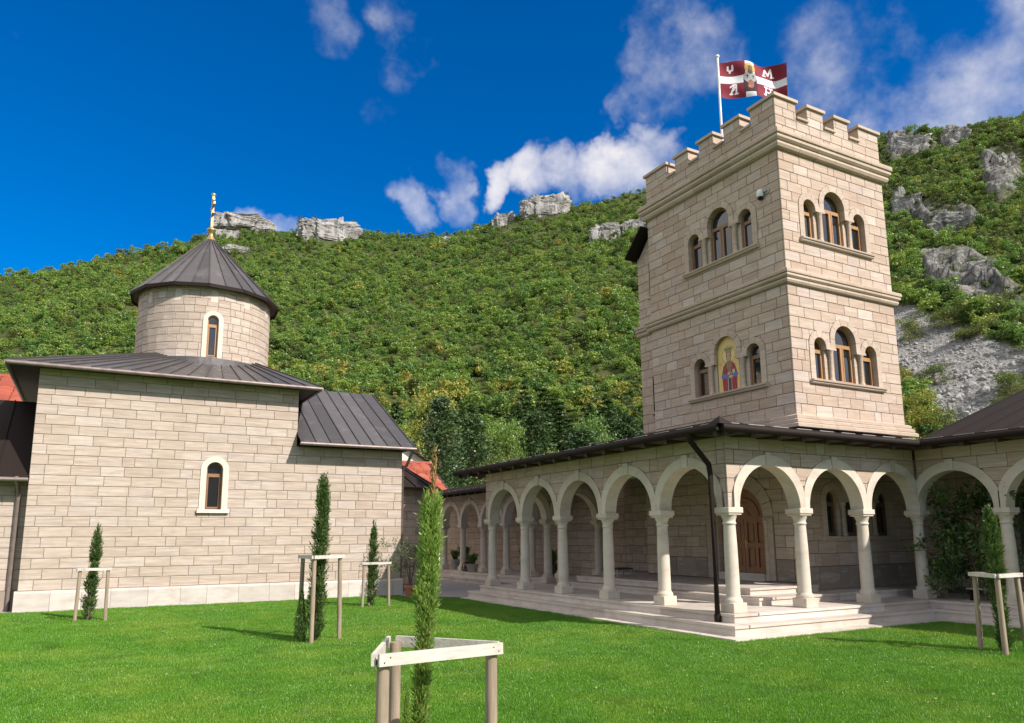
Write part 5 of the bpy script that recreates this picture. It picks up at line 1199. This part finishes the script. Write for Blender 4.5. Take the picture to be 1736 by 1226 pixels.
# ------------------------------------------------------------------ houses with red roofs
def tiled_house(base, w, d, hw, hr_, label, rot, tsx=.55, tsz=.45):
    t = empty('red_roofed_house', base); tag(t, label, 'house', 'red roofed houses behind the buildings'); ca, sa = math.cos(rot), math.sin(rot)
    T = lambda x, y, z: (base[0]+x*ca-y*sa, base[1]+x*sa+y*ca, base[2]+z)
    mb = MB(); v = [T(x, y, z) for x in (-w/2, w/2) for y in (-d/2, d/2) for z in (0, hw)]; mb.mesh(v, [(0, 1, 3, 2), (4, 6, 7, 5), (0, 4, 5, 1), (2, 3, 7, 6)])
    for x in (-w/2, w/2): mb.face([T(x, -d/2, hw), T(x, d/2, hw), T(x, 0, hw+hr_)])
    mb.build('wall', M['render'], t); ov = .5; rr_ = random.Random(3)
    base_r = MB()
    for s in (-1, 1): base_r.face([T(-w/2-ov, s*(d/2+ov), hw-hr_*ov/(d/2)), T(w/2+ov, s*(d/2+ov), hw-hr_*ov/(d/2)), T(w/2+ov, 0, hw+hr_), T(-w/2-ov, 0, hw+hr_)])
    ro = base_r.build('roof', M['darkwood'], t)
    s = -1; L0 = d/2+ov; nrow = int(math.hypot(L0, hr_*(1+ov/(d/2)))/tsz)
    for k in range(nrow):
        f0, f1 = k/nrow, (k+1)/nrow; y0, y1 = s*L0*(1-f0), s*L0*(1-f1); zz = lambda y: hw+hr_*(1-abs(y)/(d/2)); nc = int((w+2*ov)/tsx)
        tm = MB()
        for c in range(nc):
            x0, x1 = -w/2-ov+c*tsx+.01, -w/2-ov+(c+1)*tsx-.01
            pr_ = [(0, .03), (.3, .09), (.6, .09), (.85, .03), (1, .03)]; A = [T(x0+(x1-x0)*p, y0, zz(y0)+h_+.09) for p, h_ in pr_]; B = [T(x0+(x1-x0)*p, y1, zz(y1)+h_) for p, h_ in pr_]
            q = rr_.random()
            for i in range(4): tm.face([A[i], A[i+1], B[i+1], B[i]], q)
            tm.face(A+[T(x1, y0, zz(y0)), T(x0, y0, zz(y0))], q)
        tm.build('tile_row', M['tile'], ro)
    rc = MB(); rc.tube([T(-w/2-ov, 0, hw+hr_+.05), T(w/2+ov, 0, hw+hr_+.05)], .12, 8); rc.build('ridge_tile', M['tile'], ro)
    for x in (-w*.25, w*.25):
        fm = MB(); a = [T(x-.5, -d/2-.03, 1.0), T(x+.5, -d/2-.03, 1.0), T(x+.5, -d/2-.03, 2.2), T(x-.5, -d/2-.03, 2.2)]; 
        for i in range(4): fm.bar(a[i], a[(i+1) % 4], .08, .08)
        wo = fm.build('window', M['whitepaint'], t); pm_ = MB(); pm_.face([T(x-.5, -d/2-.015, 1.0), T(x+.5, -d/2-.015, 1.0), T(x+.5, -d/2-.015, 2.2), T(x-.5, -d/2-.015, 2.2)]); pm_.build('pane', M['glass'], wo)
    return t
tiled_house((2.4, 29.8, 0), 8.0, 7.2, 3.7, 2.1, 'orange red tiled roof between the church and the far arcade', 0)
tiled_house((8.9, 49.5, 0), 9.0, 8.0, 7.57, 2.4, 'cream gabled house peeking over the orange red roof', R(90))
tiled_house((-17.0, 24.0, 0), 10.0, 8.0, 6.0, 1.8, 'red tiled roof behind the church at the left edge', 0)

# ------------------------------------------------------------------ hillside trees, rocks, scree
def tree_proto(name, kind, seed):
    g = np.random.default_rng(seed); Q = []; rn_ = []
    if kind == 'pine':
        n = 520; hh = g.random(n); tier = np.floor(hh*9)/9; rad = (1-hh)**.8*.30+.03; a = g.random(n)*6.28; rr_ = rad*np.sqrt(g.random(n)); lump = 1+.25*np.sin(a*3+tier*30)
        cen = np.stack([rr_*lump*np.cos(a), rr_*lump*np.sin(a), .12+.88*(tier*.75+hh*.25)-rr_*.25], 1); o = np.stack([np.cos(a), np.sin(a), np.zeros(n)], 1)
        Q.append(rot_quads(cen, np.array([0, 0, 1.])+g.normal(size=(n, 3))*.5+o*.5, o+g.normal(size=(n, 3))*.4, .11*g.uniform(.6, 1.4, n), .05*g.uniform(.6, 1.4, n))); rn_.append(np.clip(.3+.5*rr_/rad+g.normal(size=n)*.15, 0, 1))
    else:
        nbl = 15 if kind == 'broad' else 10; bl = []
        for k in range(nbl):
            a = g.random()*6.28; rr_ = .32*math.sqrt(g.random()); z = g.uniform(.32, .86)-(rr_/.32)*.08; bl.append((rr_*math.cos(a), rr_*math.sin(a), z, g.uniform(.12, .21)))
        n = 400; w = np.array([b[3]**2 for b in bl]); k = g.choice(nbl, n, p=w/w.sum()); B = np.array(bl)[k]; d = rdir(n, g); d[:, 2] = np.where(d[:, 2] < -.3, -d[:, 2], d[:, 2])
        cen = B[:, :3]+d*(B[:, 3]*g.random(n)**.25)[:, None]; Q.append(rot_quads(cen, d+g.normal(size=(n, 3))*.32+np.array([0, 0, .25]), rdir(n, g), .085*g.uniform(.6, 1.5, n), .065*g.uniform(.6, 1.5, n))); rn_.append(np.clip(.5+.5*(k/nbl-.5)+g.normal(size=n)*.12, 0, 1))
    return np.concatenate(Q), np.concatenate(rn_)
protos = {}
pc = bpy.data.collections.new('tree_kinds'); plist = []
for k, (nm, kind, mat) in enumerate((('a', 'broad', 'leaf_hill'), ('b', 'broad', 'leaf_hill'), ('c', 'broad', 'leaf_hill'), ('d', 'broad', 'leaf_hill'), ('e', 'broad', 'leaf_yellow'), ('f', 'scrub', 'leaf_scrub'), ('g', 'pine', 'leaf_pine'), ('h', 'broad', 'leaf_scrub'))):
    Q, rn_ = tree_proto(nm, kind, 300+k); o = quads_obj('kind_'+nm, Q, M[mat], rn_, link=False); pc.objects.link(o); protos[nm] = (Q, rn_, mat)
def scatter(name, P, idx, rotz, scl, coll, label, cat=None):
    me = bpy.data.meshes.new(name); me.vertices.add(len(P)); me.vertices.foreach_set('co', P.astype(np.float32).ravel())
    a = me.attributes.new('idx', 'INT', 'POINT'); a.data.foreach_set('value', idx.astype(np.int32))
    rv = np.zeros((len(P), 3), np.float32); rv[:, 2] = rotz if rotz.ndim == 1 else 0
    if rotz.ndim == 2: rv[:] = rotz
    a = me.attributes.new('rot', 'FLOAT_VECTOR', 'POINT'); a.data.foreach_set('vector', rv.ravel())
    a = me.attributes.new('scl', 'FLOAT_VECTOR', 'POINT'); a.data.foreach_set('vector', scl.astype(np.float32).ravel())
    o = bpy.data.objects.new(name, me); col.objects.link(o); tag(o, label, cat, kind='stuff')
    ng = bpy.data.node_groups.new(name+'_nodes', 'GeometryNodeTree'); ng.interface.new_socket('Geometry', in_out='INPUT', socket_type='NodeSocketGeometry'); ng.interface.new_socket('Geometry', in_out='OUTPUT', socket_type='NodeSocketGeometry')
    N = ng.nodes; gi = N.new('NodeGroupInput'); go = N.new('NodeGroupOutput'); ip = N.new('GeometryNodeInstanceOnPoints'); ci = N.new('GeometryNodeCollectionInfo')
    ci.inputs[0].default_value = coll; ci.inputs[1].default_value = True; ci.inputs[2].default_value = True; ip.inputs['Pick Instance'].default_value = True
    def na(nm, ty): n = N.new('GeometryNodeInputNamedAttribute'); n.data_type = ty; n.inputs[0].default_value = nm; return n.outputs[0]
    L = ng.links; L.new(gi.outputs[0], ip.inputs['Points']); L.new(ci.outputs[0], ip.inputs['Instance']); L.new(na('idx', 'INT'), ip.inputs['Instance Index']); L.new(na('rot', 'FLOAT_VECTOR'), ip.inputs['Rotation']); L.new(na('scl', 'FLOAT_VECTOR'), ip.inputs['Scale']); L.new(ip.outputs[0], go.inputs[0])
    md = o.modifiers.new('scatter', 'NODES'); md.node_group = ng; return o
def forest():
    g = np.random.default_rng(17); pts = []
    dd = 118.
    while dd < 625:
        sp = 2.9+.8*(dd/600); az = np.arange(YAW-R(47)+g.random()*.03, YAW+R(44), sp/dd); n = len(az)
        a = az+g.normal(size=n)*.5*sp/dd; d = dd+g.normal(size=n)*.55*sp; pts.append(np.stack([CAM[0]+d*np.sin(a), CAM[1]+d*np.cos(a), d, np.degrees(a)], 1)); dd += sp*.92
    dd = 112.
    while dd < 400:          # thicker scrub on the nearer right-hand slope
        sp = 2.6; az = np.arange(R(47)+g.random()*.02, YAW+R(44), sp/dd); n = len(az)
        a = az+g.normal(size=n)*.5*sp/dd; d = dd+g.normal(size=n)*.55*sp; pts.append(np.stack([CAM[0]+d*np.sin(a), CAM[1]+d*np.cos(a), d, np.degrees(a)], 1)); dd += sp*.92
    P = np.concatenate(pts); x, y, d, az = P.T; z = H(x, y); rk, sc = masks(x, y, z); n = len(x)
    pr_ = np.where(rk, .62, np.where(sc, .012, 1.)); d0 = np.interp(az, [-40, 40, 55, 90], [150, 150, 105, 100]); pr_ = np.where(d < d0+2, .55, pr_)
    pass
    for cxp, cyp, rp in CRAGPX:
        qx, qy = proj(np.stack([x, y, z], -1)); pr_ = np.where(((qx-cxp)/rp[0])**2+((qy-cyp)/rp[1])**2 < 1, np.where(qx > 1450, .6, .22), pr_)
    qx2, qy2 = proj(np.stack([x, y, z+3.2], -1)); inf = np.zeros(n, bool)
    for p_ in SCREE: inf |= inpoly(qx2, qy2, p_)
    pr_ = np.where(inf & ~rk & ~sc & (d < 260), .02, pr_)
    keep = g.random(n) < pr_; x, y, z, d, az, rk, sc = (v[keep] for v in (x, y, z, d, az, rk, sc)); n = len(x)
    onrock = np.zeros(n, bool)
    for tree_ in CRAG_BVH:
        for q in np.nonzero((np.abs(x-tree_[1][0]) < tree_[2]) & (np.abs(y-tree_[1][1]) < tree_[2]))[0]:
            h_ = tree_[0].ray_cast(Vector((x[q]-tree_[1][0], y[q]-tree_[1][1], 400)), Vector((0, 0, -1)))[0]
            if h_ is not None and h_.z+tree_[1][2] > z[q]: z[q] = h_.z+tree_[1][2]; onrock[q] = True
    rk = rk | onrock
    nn = fbm(x/28, y/28, 3, 55); yl = fbm(x/38, y/38, 3, 65)
    idx = g.integers(0, 4, n); px, py = proj(np.stack([x, y, z], -1))
    pyel = np.clip(.02+.5*np.clip(yl-.2, 0, 1)+.26*np.exp(-((py-690)/45)**2)*(px > 560), 0, .65); idx = np.where(g.random(n) < pyel, 4, idx)
    up_ = np.clip((470-py)/130, 0, 1); idx = np.where(g.random(n) < .12+.45*up_, np.where(g.random(n) < .5, 5, 7), idx); idx = np.where(rk | sc, np.where(g.random(n) < .6, 5, 7), idx)
    idx = np.where((py > 715) & (g.random(n) < .45) & (az < 45), 6, idx)
    s = (2.6+4.2*g.random(n)**2.2)*(1+.45*nn)*np.where(rk | sc, .6, 1)*(1-.15*up_); s = np.where(idx == 6, s*1.7, s)
    s = s*np.interp(az, [46, 52], [1, .72]); wid = g.uniform(1.05, 1.5, n); S = np.stack([s*wid, s*wid, s*g.uniform(.85, 1.35, n)], 1)
    return scatter('forest', np.stack([x, y, z-.25*s*.6], 1), idx, g.random(n)*6.28, S, pc, 'dense green and yellowing forest covering the hillside', 'forest')
CRAGS = [(414, 377, 44, 14, 'pale rock summit behind the church cross'), (556, 392, 52, 21, 'pale pointed crag right of the drum on the ridge'), (385, 398, 20, 9, 'small pale slab below the rock summit'),
         (405, 424, 22, 6, 'thin rock ledge right of the conical roof'), (855, 374, 20, 15, 'grey crag left of the blocky cliff on the ridge'), (925, 352, 40, 20, 'blocky grey cliff on the ridge left of the tower'),
         (1035, 394, 32, 16, 'pale boulder outcrop on the ridge near the tower'), (1078, 383, 20, 12, 'pale rock face touching the tower edge'), (756, 406, 7, 5, 'tiny pale boulder on the forested ridge'),
         (1540, 250, 32, 13, 'pale bluff high behind the right battlements'), (1622, 232, 20, 11, 'tilted rock rib near the right summit'), (1708, 285, 11, 18, 'tall broken rock rib at the right edge'),
         (1622, 378, 36, 13, 'large grey cliff right of the tower cornice'), (1536, 346, 22, 13, 'shaded cliff shoulder against the tower'), (1655, 462, 26, 18, 'dark craggy cliff above the scree'), (1715, 530, 26, 15, 'grey cliff foot above the scree at the right edge')]
CRAGPX = [(c[0], c[1]+6, (c[2]*.95, c[3]*.9)) for c in CRAGS]
from mathutils.bvhtree import BVHTree
CRAG_BVH = []
def crag(cx, cy, rx, ry, label, seed):
    p, d = hit(cx, cy+ry*.55); s = math.hypot(d, p[2])/FPX; g = np.random.default_rng(seed)
    bm = bmesh.new(); bmesh.ops.create_icosphere(bm, subdivisions=5, radius=1); V = np.array([v.co for v in bm.verts])
    W = rx*s*.95; Hh = ry*s*1.1; a = math.atan2(p[0]-CAM[0], p[1]-CAM[1]); o = g.uniform(0, 99)
    # upright slabs: quantised noise gives ledges and vertical faces
    t = np.arctan2(V[:, 1], V[:, 0]); k = fbm(t*2.3+o, V[:, 2]*.8+o, 3, 5)*.42+fbm(V[:, 0]*4+o, V[:, 1]*4+V[:, 2]*1.2, 4, 8)*.30
    k += (np.abs(fbm(V[:, 0]*7+o, V[:, 1]*7+o, 3, 12))*-.35)
    k += np.where(fbm(V[:, 2]*5+o, V[:, 0]*.8, 2, 77) > .05, .05, -.04)      # bedding ledges
    sh = np.sign(V)*np.abs(V)**.62; sh *= (1+k)[:, None]; zc = fbm(V[:, 0]*1.7+o, V[:, 1]*1.7, 3, 31)*.55
    X = sh[:, 0]*W; Y = sh[:, 1]*max(W*.4, Hh*.5); Z = sh[:, 2]*Hh*(1+zc)-Hh*.12
    ca, sa = math.cos(-a), math.sin(-a)
    for v, x, y, z in zip(bm.verts, X, Y, Z): v.co = (x*ca-y*sa, x*sa+y*ca, z)
    CRAG_BVH.append((BVHTree.FromBMesh(bm), p+np.array([0, 0, ry*s*.35]), W*1.8)); me = bpy.data.meshes.new('rock_crag'); bm.to_mesh(me); bm.free(); me.materials.append(M['crag'])
    ob = bpy.data.objects.new('rock_crag', me); col.objects.link(ob); ob.location = p+np.array([0, 0, ry*s*.35]); tag(ob, label, 'rock', 'rock outcrops on the hill')
for k, c in enumerate(CRAGS): crag(*c, 500+k)
forest()
def rubble():
    g = np.random.default_rng(23); rc = bpy.data.collections.new('rubble_kinds')
    for k in range(4):
        bm = bmesh.new(); bmesh.ops.create_icosphere(bm, subdivisions=1, radius=.5)
        for v in bm.verts: v.co = v.co*g.uniform(.6, 1.25); v.co.z *= .7
        me = bpy.data.meshes.new('rubble'); bm.to_mesh(me); bm.free(); me.materials.append(M['rubble']); rc.objects.link(bpy.data.objects.new('stone_kind_%d' % k, me))
    n = 130000; a = YAW+R(1)*g.uniform(16, 44, n); d = np.sqrt(g.uniform(90**2, 330**2, n)); x = CAM[0]+d*np.sin(a); y = CAM[1]+d*np.cos(a); z = H(x, y); rk, sc = masks(x, y, z); k = sc & (g.random(n) < .8)
    x, y, z, d = x[k], y[k], z[k], d[k]; n = len(x); s = g.gamma(1.3, .26, n).clip(.1, 1.7); px, py = proj(np.stack([x, y, z], -1)); s *= np.interp(py, [540, 700], [.55, 1.5])
    scatter('scree_stones', np.stack([x, y, z+.05], 1), g.integers(0, 4, n), g.random((n, 3))*6.28, np.stack([s]*3, 1), rc, 'loose grey scree stones on the slope right of the tower', 'scree')
M['rubble'] = plain('scree_stone', (.31, .30, .285), .95, nscale=.9, namp=.3, spec=.1)
rubble()
# single bushes on the scree and trees at the hill foot
def single_tree(pos, sx, sz, nm, label, group, seed, cat='tree', name='hillside_tree', total=None):
    Q, rn_, mat = protos[nm]; t = empty(name, tuple(pos)); tag(t, label, cat, group); a = seed*1.7; ca, sa = math.cos(a), math.sin(a)
    # larger trees near by: break each leaf of the far kind into a clump of smaller ones
    g = np.random.default_rng(seed); c = Q.mean(1); n = len(c); rep = 9; cc = np.repeat(c, rep, 0)+g.normal(size=(n*rep, 3))*.036; e = np.repeat((Q[:, 2]-Q[:, 0])/np.linalg.norm(Q[:, 2]-Q[:, 0], axis=1, keepdims=True), rep, 0)+g.normal(size=(n*rep, 3))*.4
    q = rot_quads(cc, rdir(n*rep, g)+np.array([0, 0, .5]), e, g.uniform(.022, .048, n*rep), g.uniform(.013, .026, n*rep)); q = q.reshape(-1, 3)
    V = np.stack([(q[:, 0]*ca-q[:, 1]*sa)*sx, (q[:, 0]*sa+q[:, 1]*ca)*sx, q[:, 2]*sz+((total-sz) if total else 0)], 1)+np.array(pos); V = V.reshape(-1, 4, 3)
    quads_obj('crown', V, M[mat], np.clip(np.repeat(rn_, rep)+g.normal(size=n*rep)*.12, 0, 1), t, tuple(pos))
    tr = MB(); x, y, z = pos; zb_ = z-.5; z = z+((total-sz) if total else 0); tr.tube([(x, y, zb_), (x, y, z+sz*.45), (x, y, z+sz*.8)], [sz*.022, sz*.016, sz*.006], 7)
    for k in range(4):
        b = k*1.6+seed; tr.tube([(x, y, z+sz*(.25+.08*k)), (x+math.cos(b)*sx*.2, y+math.sin(b)*sx*.2, z+sz*(.5+.07*k))], [sz*.01, sz*.004], 5)
    tr.build('trunk', M['bark'], t); return t
for k, (px, py, wpx, hpx, nm, lab) in enumerate(((1543, 585, 50, 52, 'h', 'round green bush on the scree beside the tower'), (1585, 655, 52, 42, 'h', 'low bush in the middle of the scree'), (1715, 672, 60, 46, 'h', 'dark bush above the right wing roof'),
        (1565, 738, 90, 80, 'e', 'broad yellowish bush directly behind the right roof valley'), (1625, 745, 80, 60, 'f', 'low yellow green bush right of the roof valley'), (1610, 560, 60, 45, 'h', 'bush on the upper rim of the scree'), (1660, 575, 70, 42, 'f', 'low scrub along the upper rim of the scree'))):
    p, d = hit(px, py); s = math.hypot(d, p[2])/FPX; single_tree(p-np.array([0, 0, hpx*s*.15]), wpx*s*1.1, hpx*s*1.0, nm, lab, 'bushes by the scree', 600+k, cat='bush', name='scree_bush')
foot = [(690, 742, 62, 96, 'g', 'dark pine just right of the church roof'), (748, 668, 66, 118, 'g', 'tall dark pine above the orange roof'), (800, 700, 70, 80, 'g', 'spreading pine right of the orange roof'), (905, 695, 74, 96, 'g', 'big round dark pine behind the middle of the porch'), (858, 706, 70, 70, 'c', 'dark broad tree between the two big pines'),
        (835, 768, 50, 40, 'h', 'small pale tree above the porch end'), (875, 765, 46, 40, 'h', 'small pale bush above the second porch arch'), (770, 772, 90, 46, 'h', 'olive toned tree above the orange roof'), (715, 772, 60, 50, 'f', 'olive toned shrub left of the orange roof'), (735, 655, 90, 80, 'e', 'yellow tree behind the tall dark pine'),
        (985, 725, 80, 60, 'g', 'dark pine behind the porch roof'), (1060, 700, 70, 80, 'g', 'dark pine beside the tower base'), (1020, 690, 80, 66, 'a', 'bright green tree left of the tower base'), (945, 755, 60, 46, 'b', 'low green tree over the porch gutter'), (660, 700, 70, 70, 'a', 'green tree behind the nave roof edge'), (480, 620, 90, 80, 'b', 'dark green tree behind the drum'), (160, 590, 80, 70, 'c', 'green tree behind the left church eave')]
for k, (px, py, wpx, hpx, nm, lab) in enumerate(foot):
    D = 62+11*(k % 4)+(28 if hpx > 60 and nm != 'g' else 0)+(60 if py < 640 else 0)
    d = ray(px, py); f_ = D/np.hypot(d[0], d[1]); top = CAM+d*f_; s = f_/FPX; p = np.array([top[0], top[1], 0.]); gz = float(H(p[0], p[1])) if D > 140 else 0.
    hgt = top[2]-gz; k2 = 2.6 if nm == 'g' else 1.3
    single_tree((p[0], p[1], gz), wpx*s*k2, min(hgt, max(hpx*s*1.3, hgt*.62)), nm, lab, 'trees at the foot of the hill', 700+k, total=hgt)

# ------------------------------------------------------------------ grass
def grass():
    g = np.random.default_rng(31); gc = bpy.data.collections.new('grass_kinds')
    for k in range(6):
        n = 44; r_ = .085*np.sqrt(g.random(n)); a = g.random(n)*6.28; h = g.uniform(.010, .027, n)*(1.25 if k == 5 else 1); cen = np.stack([r_*np.cos(a), r_*np.sin(a), np.zeros(n)], 1); ln_ = rdir(n, g)*np.array([1, 1, 0])*.55; tip = cen+np.stack([ln_[:, 0]*h, ln_[:, 1]*h, h], 1)
        sd = rdir(n, g)*np.array([1, 1, 0]); sd /= np.linalg.norm(sd, axis=1, keepdims=True); w = g.uniform(.003, .0055, n)[:, None]; mid = (cen*.55+tip*.45)-ln_*h[:, None]*.12
        Q = np.stack([cen-sd*w*.6, cen+sd*w*.6, tip+sd*w*.18, tip-sd*w*.18], 1); Q2 = Q
        o = quads_obj('grass_kind_%d' % k, Q2, M['grass'], np.clip(g.beta(2, 2.2, n), 0, 1), link=False); gc.objects.link(o)
    # clumps over the visible lawn, thinner with distance
    n = 150000; a = YAW+R(1)*g.uniform(-44, 44, n); d = 5.0+19.5*g.random(n)**1.35; x = CAM[0]+d*np.sin(a); y = CAM[1]+d*np.cos(a)
    jag = .04*g.normal(size=n); ok = (y < 11.36+jag) & ~((x > -.83+jag) & (y > -.83+jag) & (y < 9.45)) & ~((x > 4.57+jag) & (y > -10)) & ~((x > -1.9) & (y > 10.95-1.103*(x+1.9)+jag))
    x, y, d = x[ok], y[ok], d[ok]; n = len(x); s = g.uniform(.8, 1.35, n)*np.interp(d, [6, 22], [1, 1.35])
    nn = fbm(x/1.1, y/1.1, 3, 77); idx = np.clip(((nn+.5)*5+g.normal(size=n)*1.2), 0, 5).astype(int)
    scatter('grass', np.stack([x, y, np.full(n, LZ)], 1), idx, g.random(n)*6.28, np.stack([s, s, s*g.uniform(.75, 1.2, n)*(1+.3*nn)], 1), gc, 'short bright green mown lawn grass in the courtyard', 'grass')
grass()

def lawn_specks():
    g = np.random.default_rng(41); n = 420; a = YAW+R(1)*g.uniform(-36, 36, n); d = 6+14*g.random(n); x = CAM[0]+d*np.sin(a); y = CAM[1]+d*np.cos(a)
    ok = (y < 11) & ~((x > -.9) & (y > -.9)) & (x < 4.5); x, y = x[ok], y[ok]; n = len(x)
    cen = np.stack([x, y, np.full(n, LZ+.03)], 1); Q = rot_quads(cen, rdir(n, g)*.5+np.array([0, 0, 1.]), rdir(n, g)*np.array([1, 1, .3]), g.uniform(.02, .05, n), g.uniform(.012, .03, n))
    o = quads_obj('fallen_leaves', Q, M['leaf_fallen'], g.random(n)); tag(o, 'small pale fallen leaves scattered on the lawn', 'leaves', kind='stuff')
M['leaf_fallen'] = leaf_mat('fallen_leaf', [(0, (.38, .36, .12)), (.6, (.30, .38, .12)), (1, (.45, .34, .16))], .2)
lawn_specks()
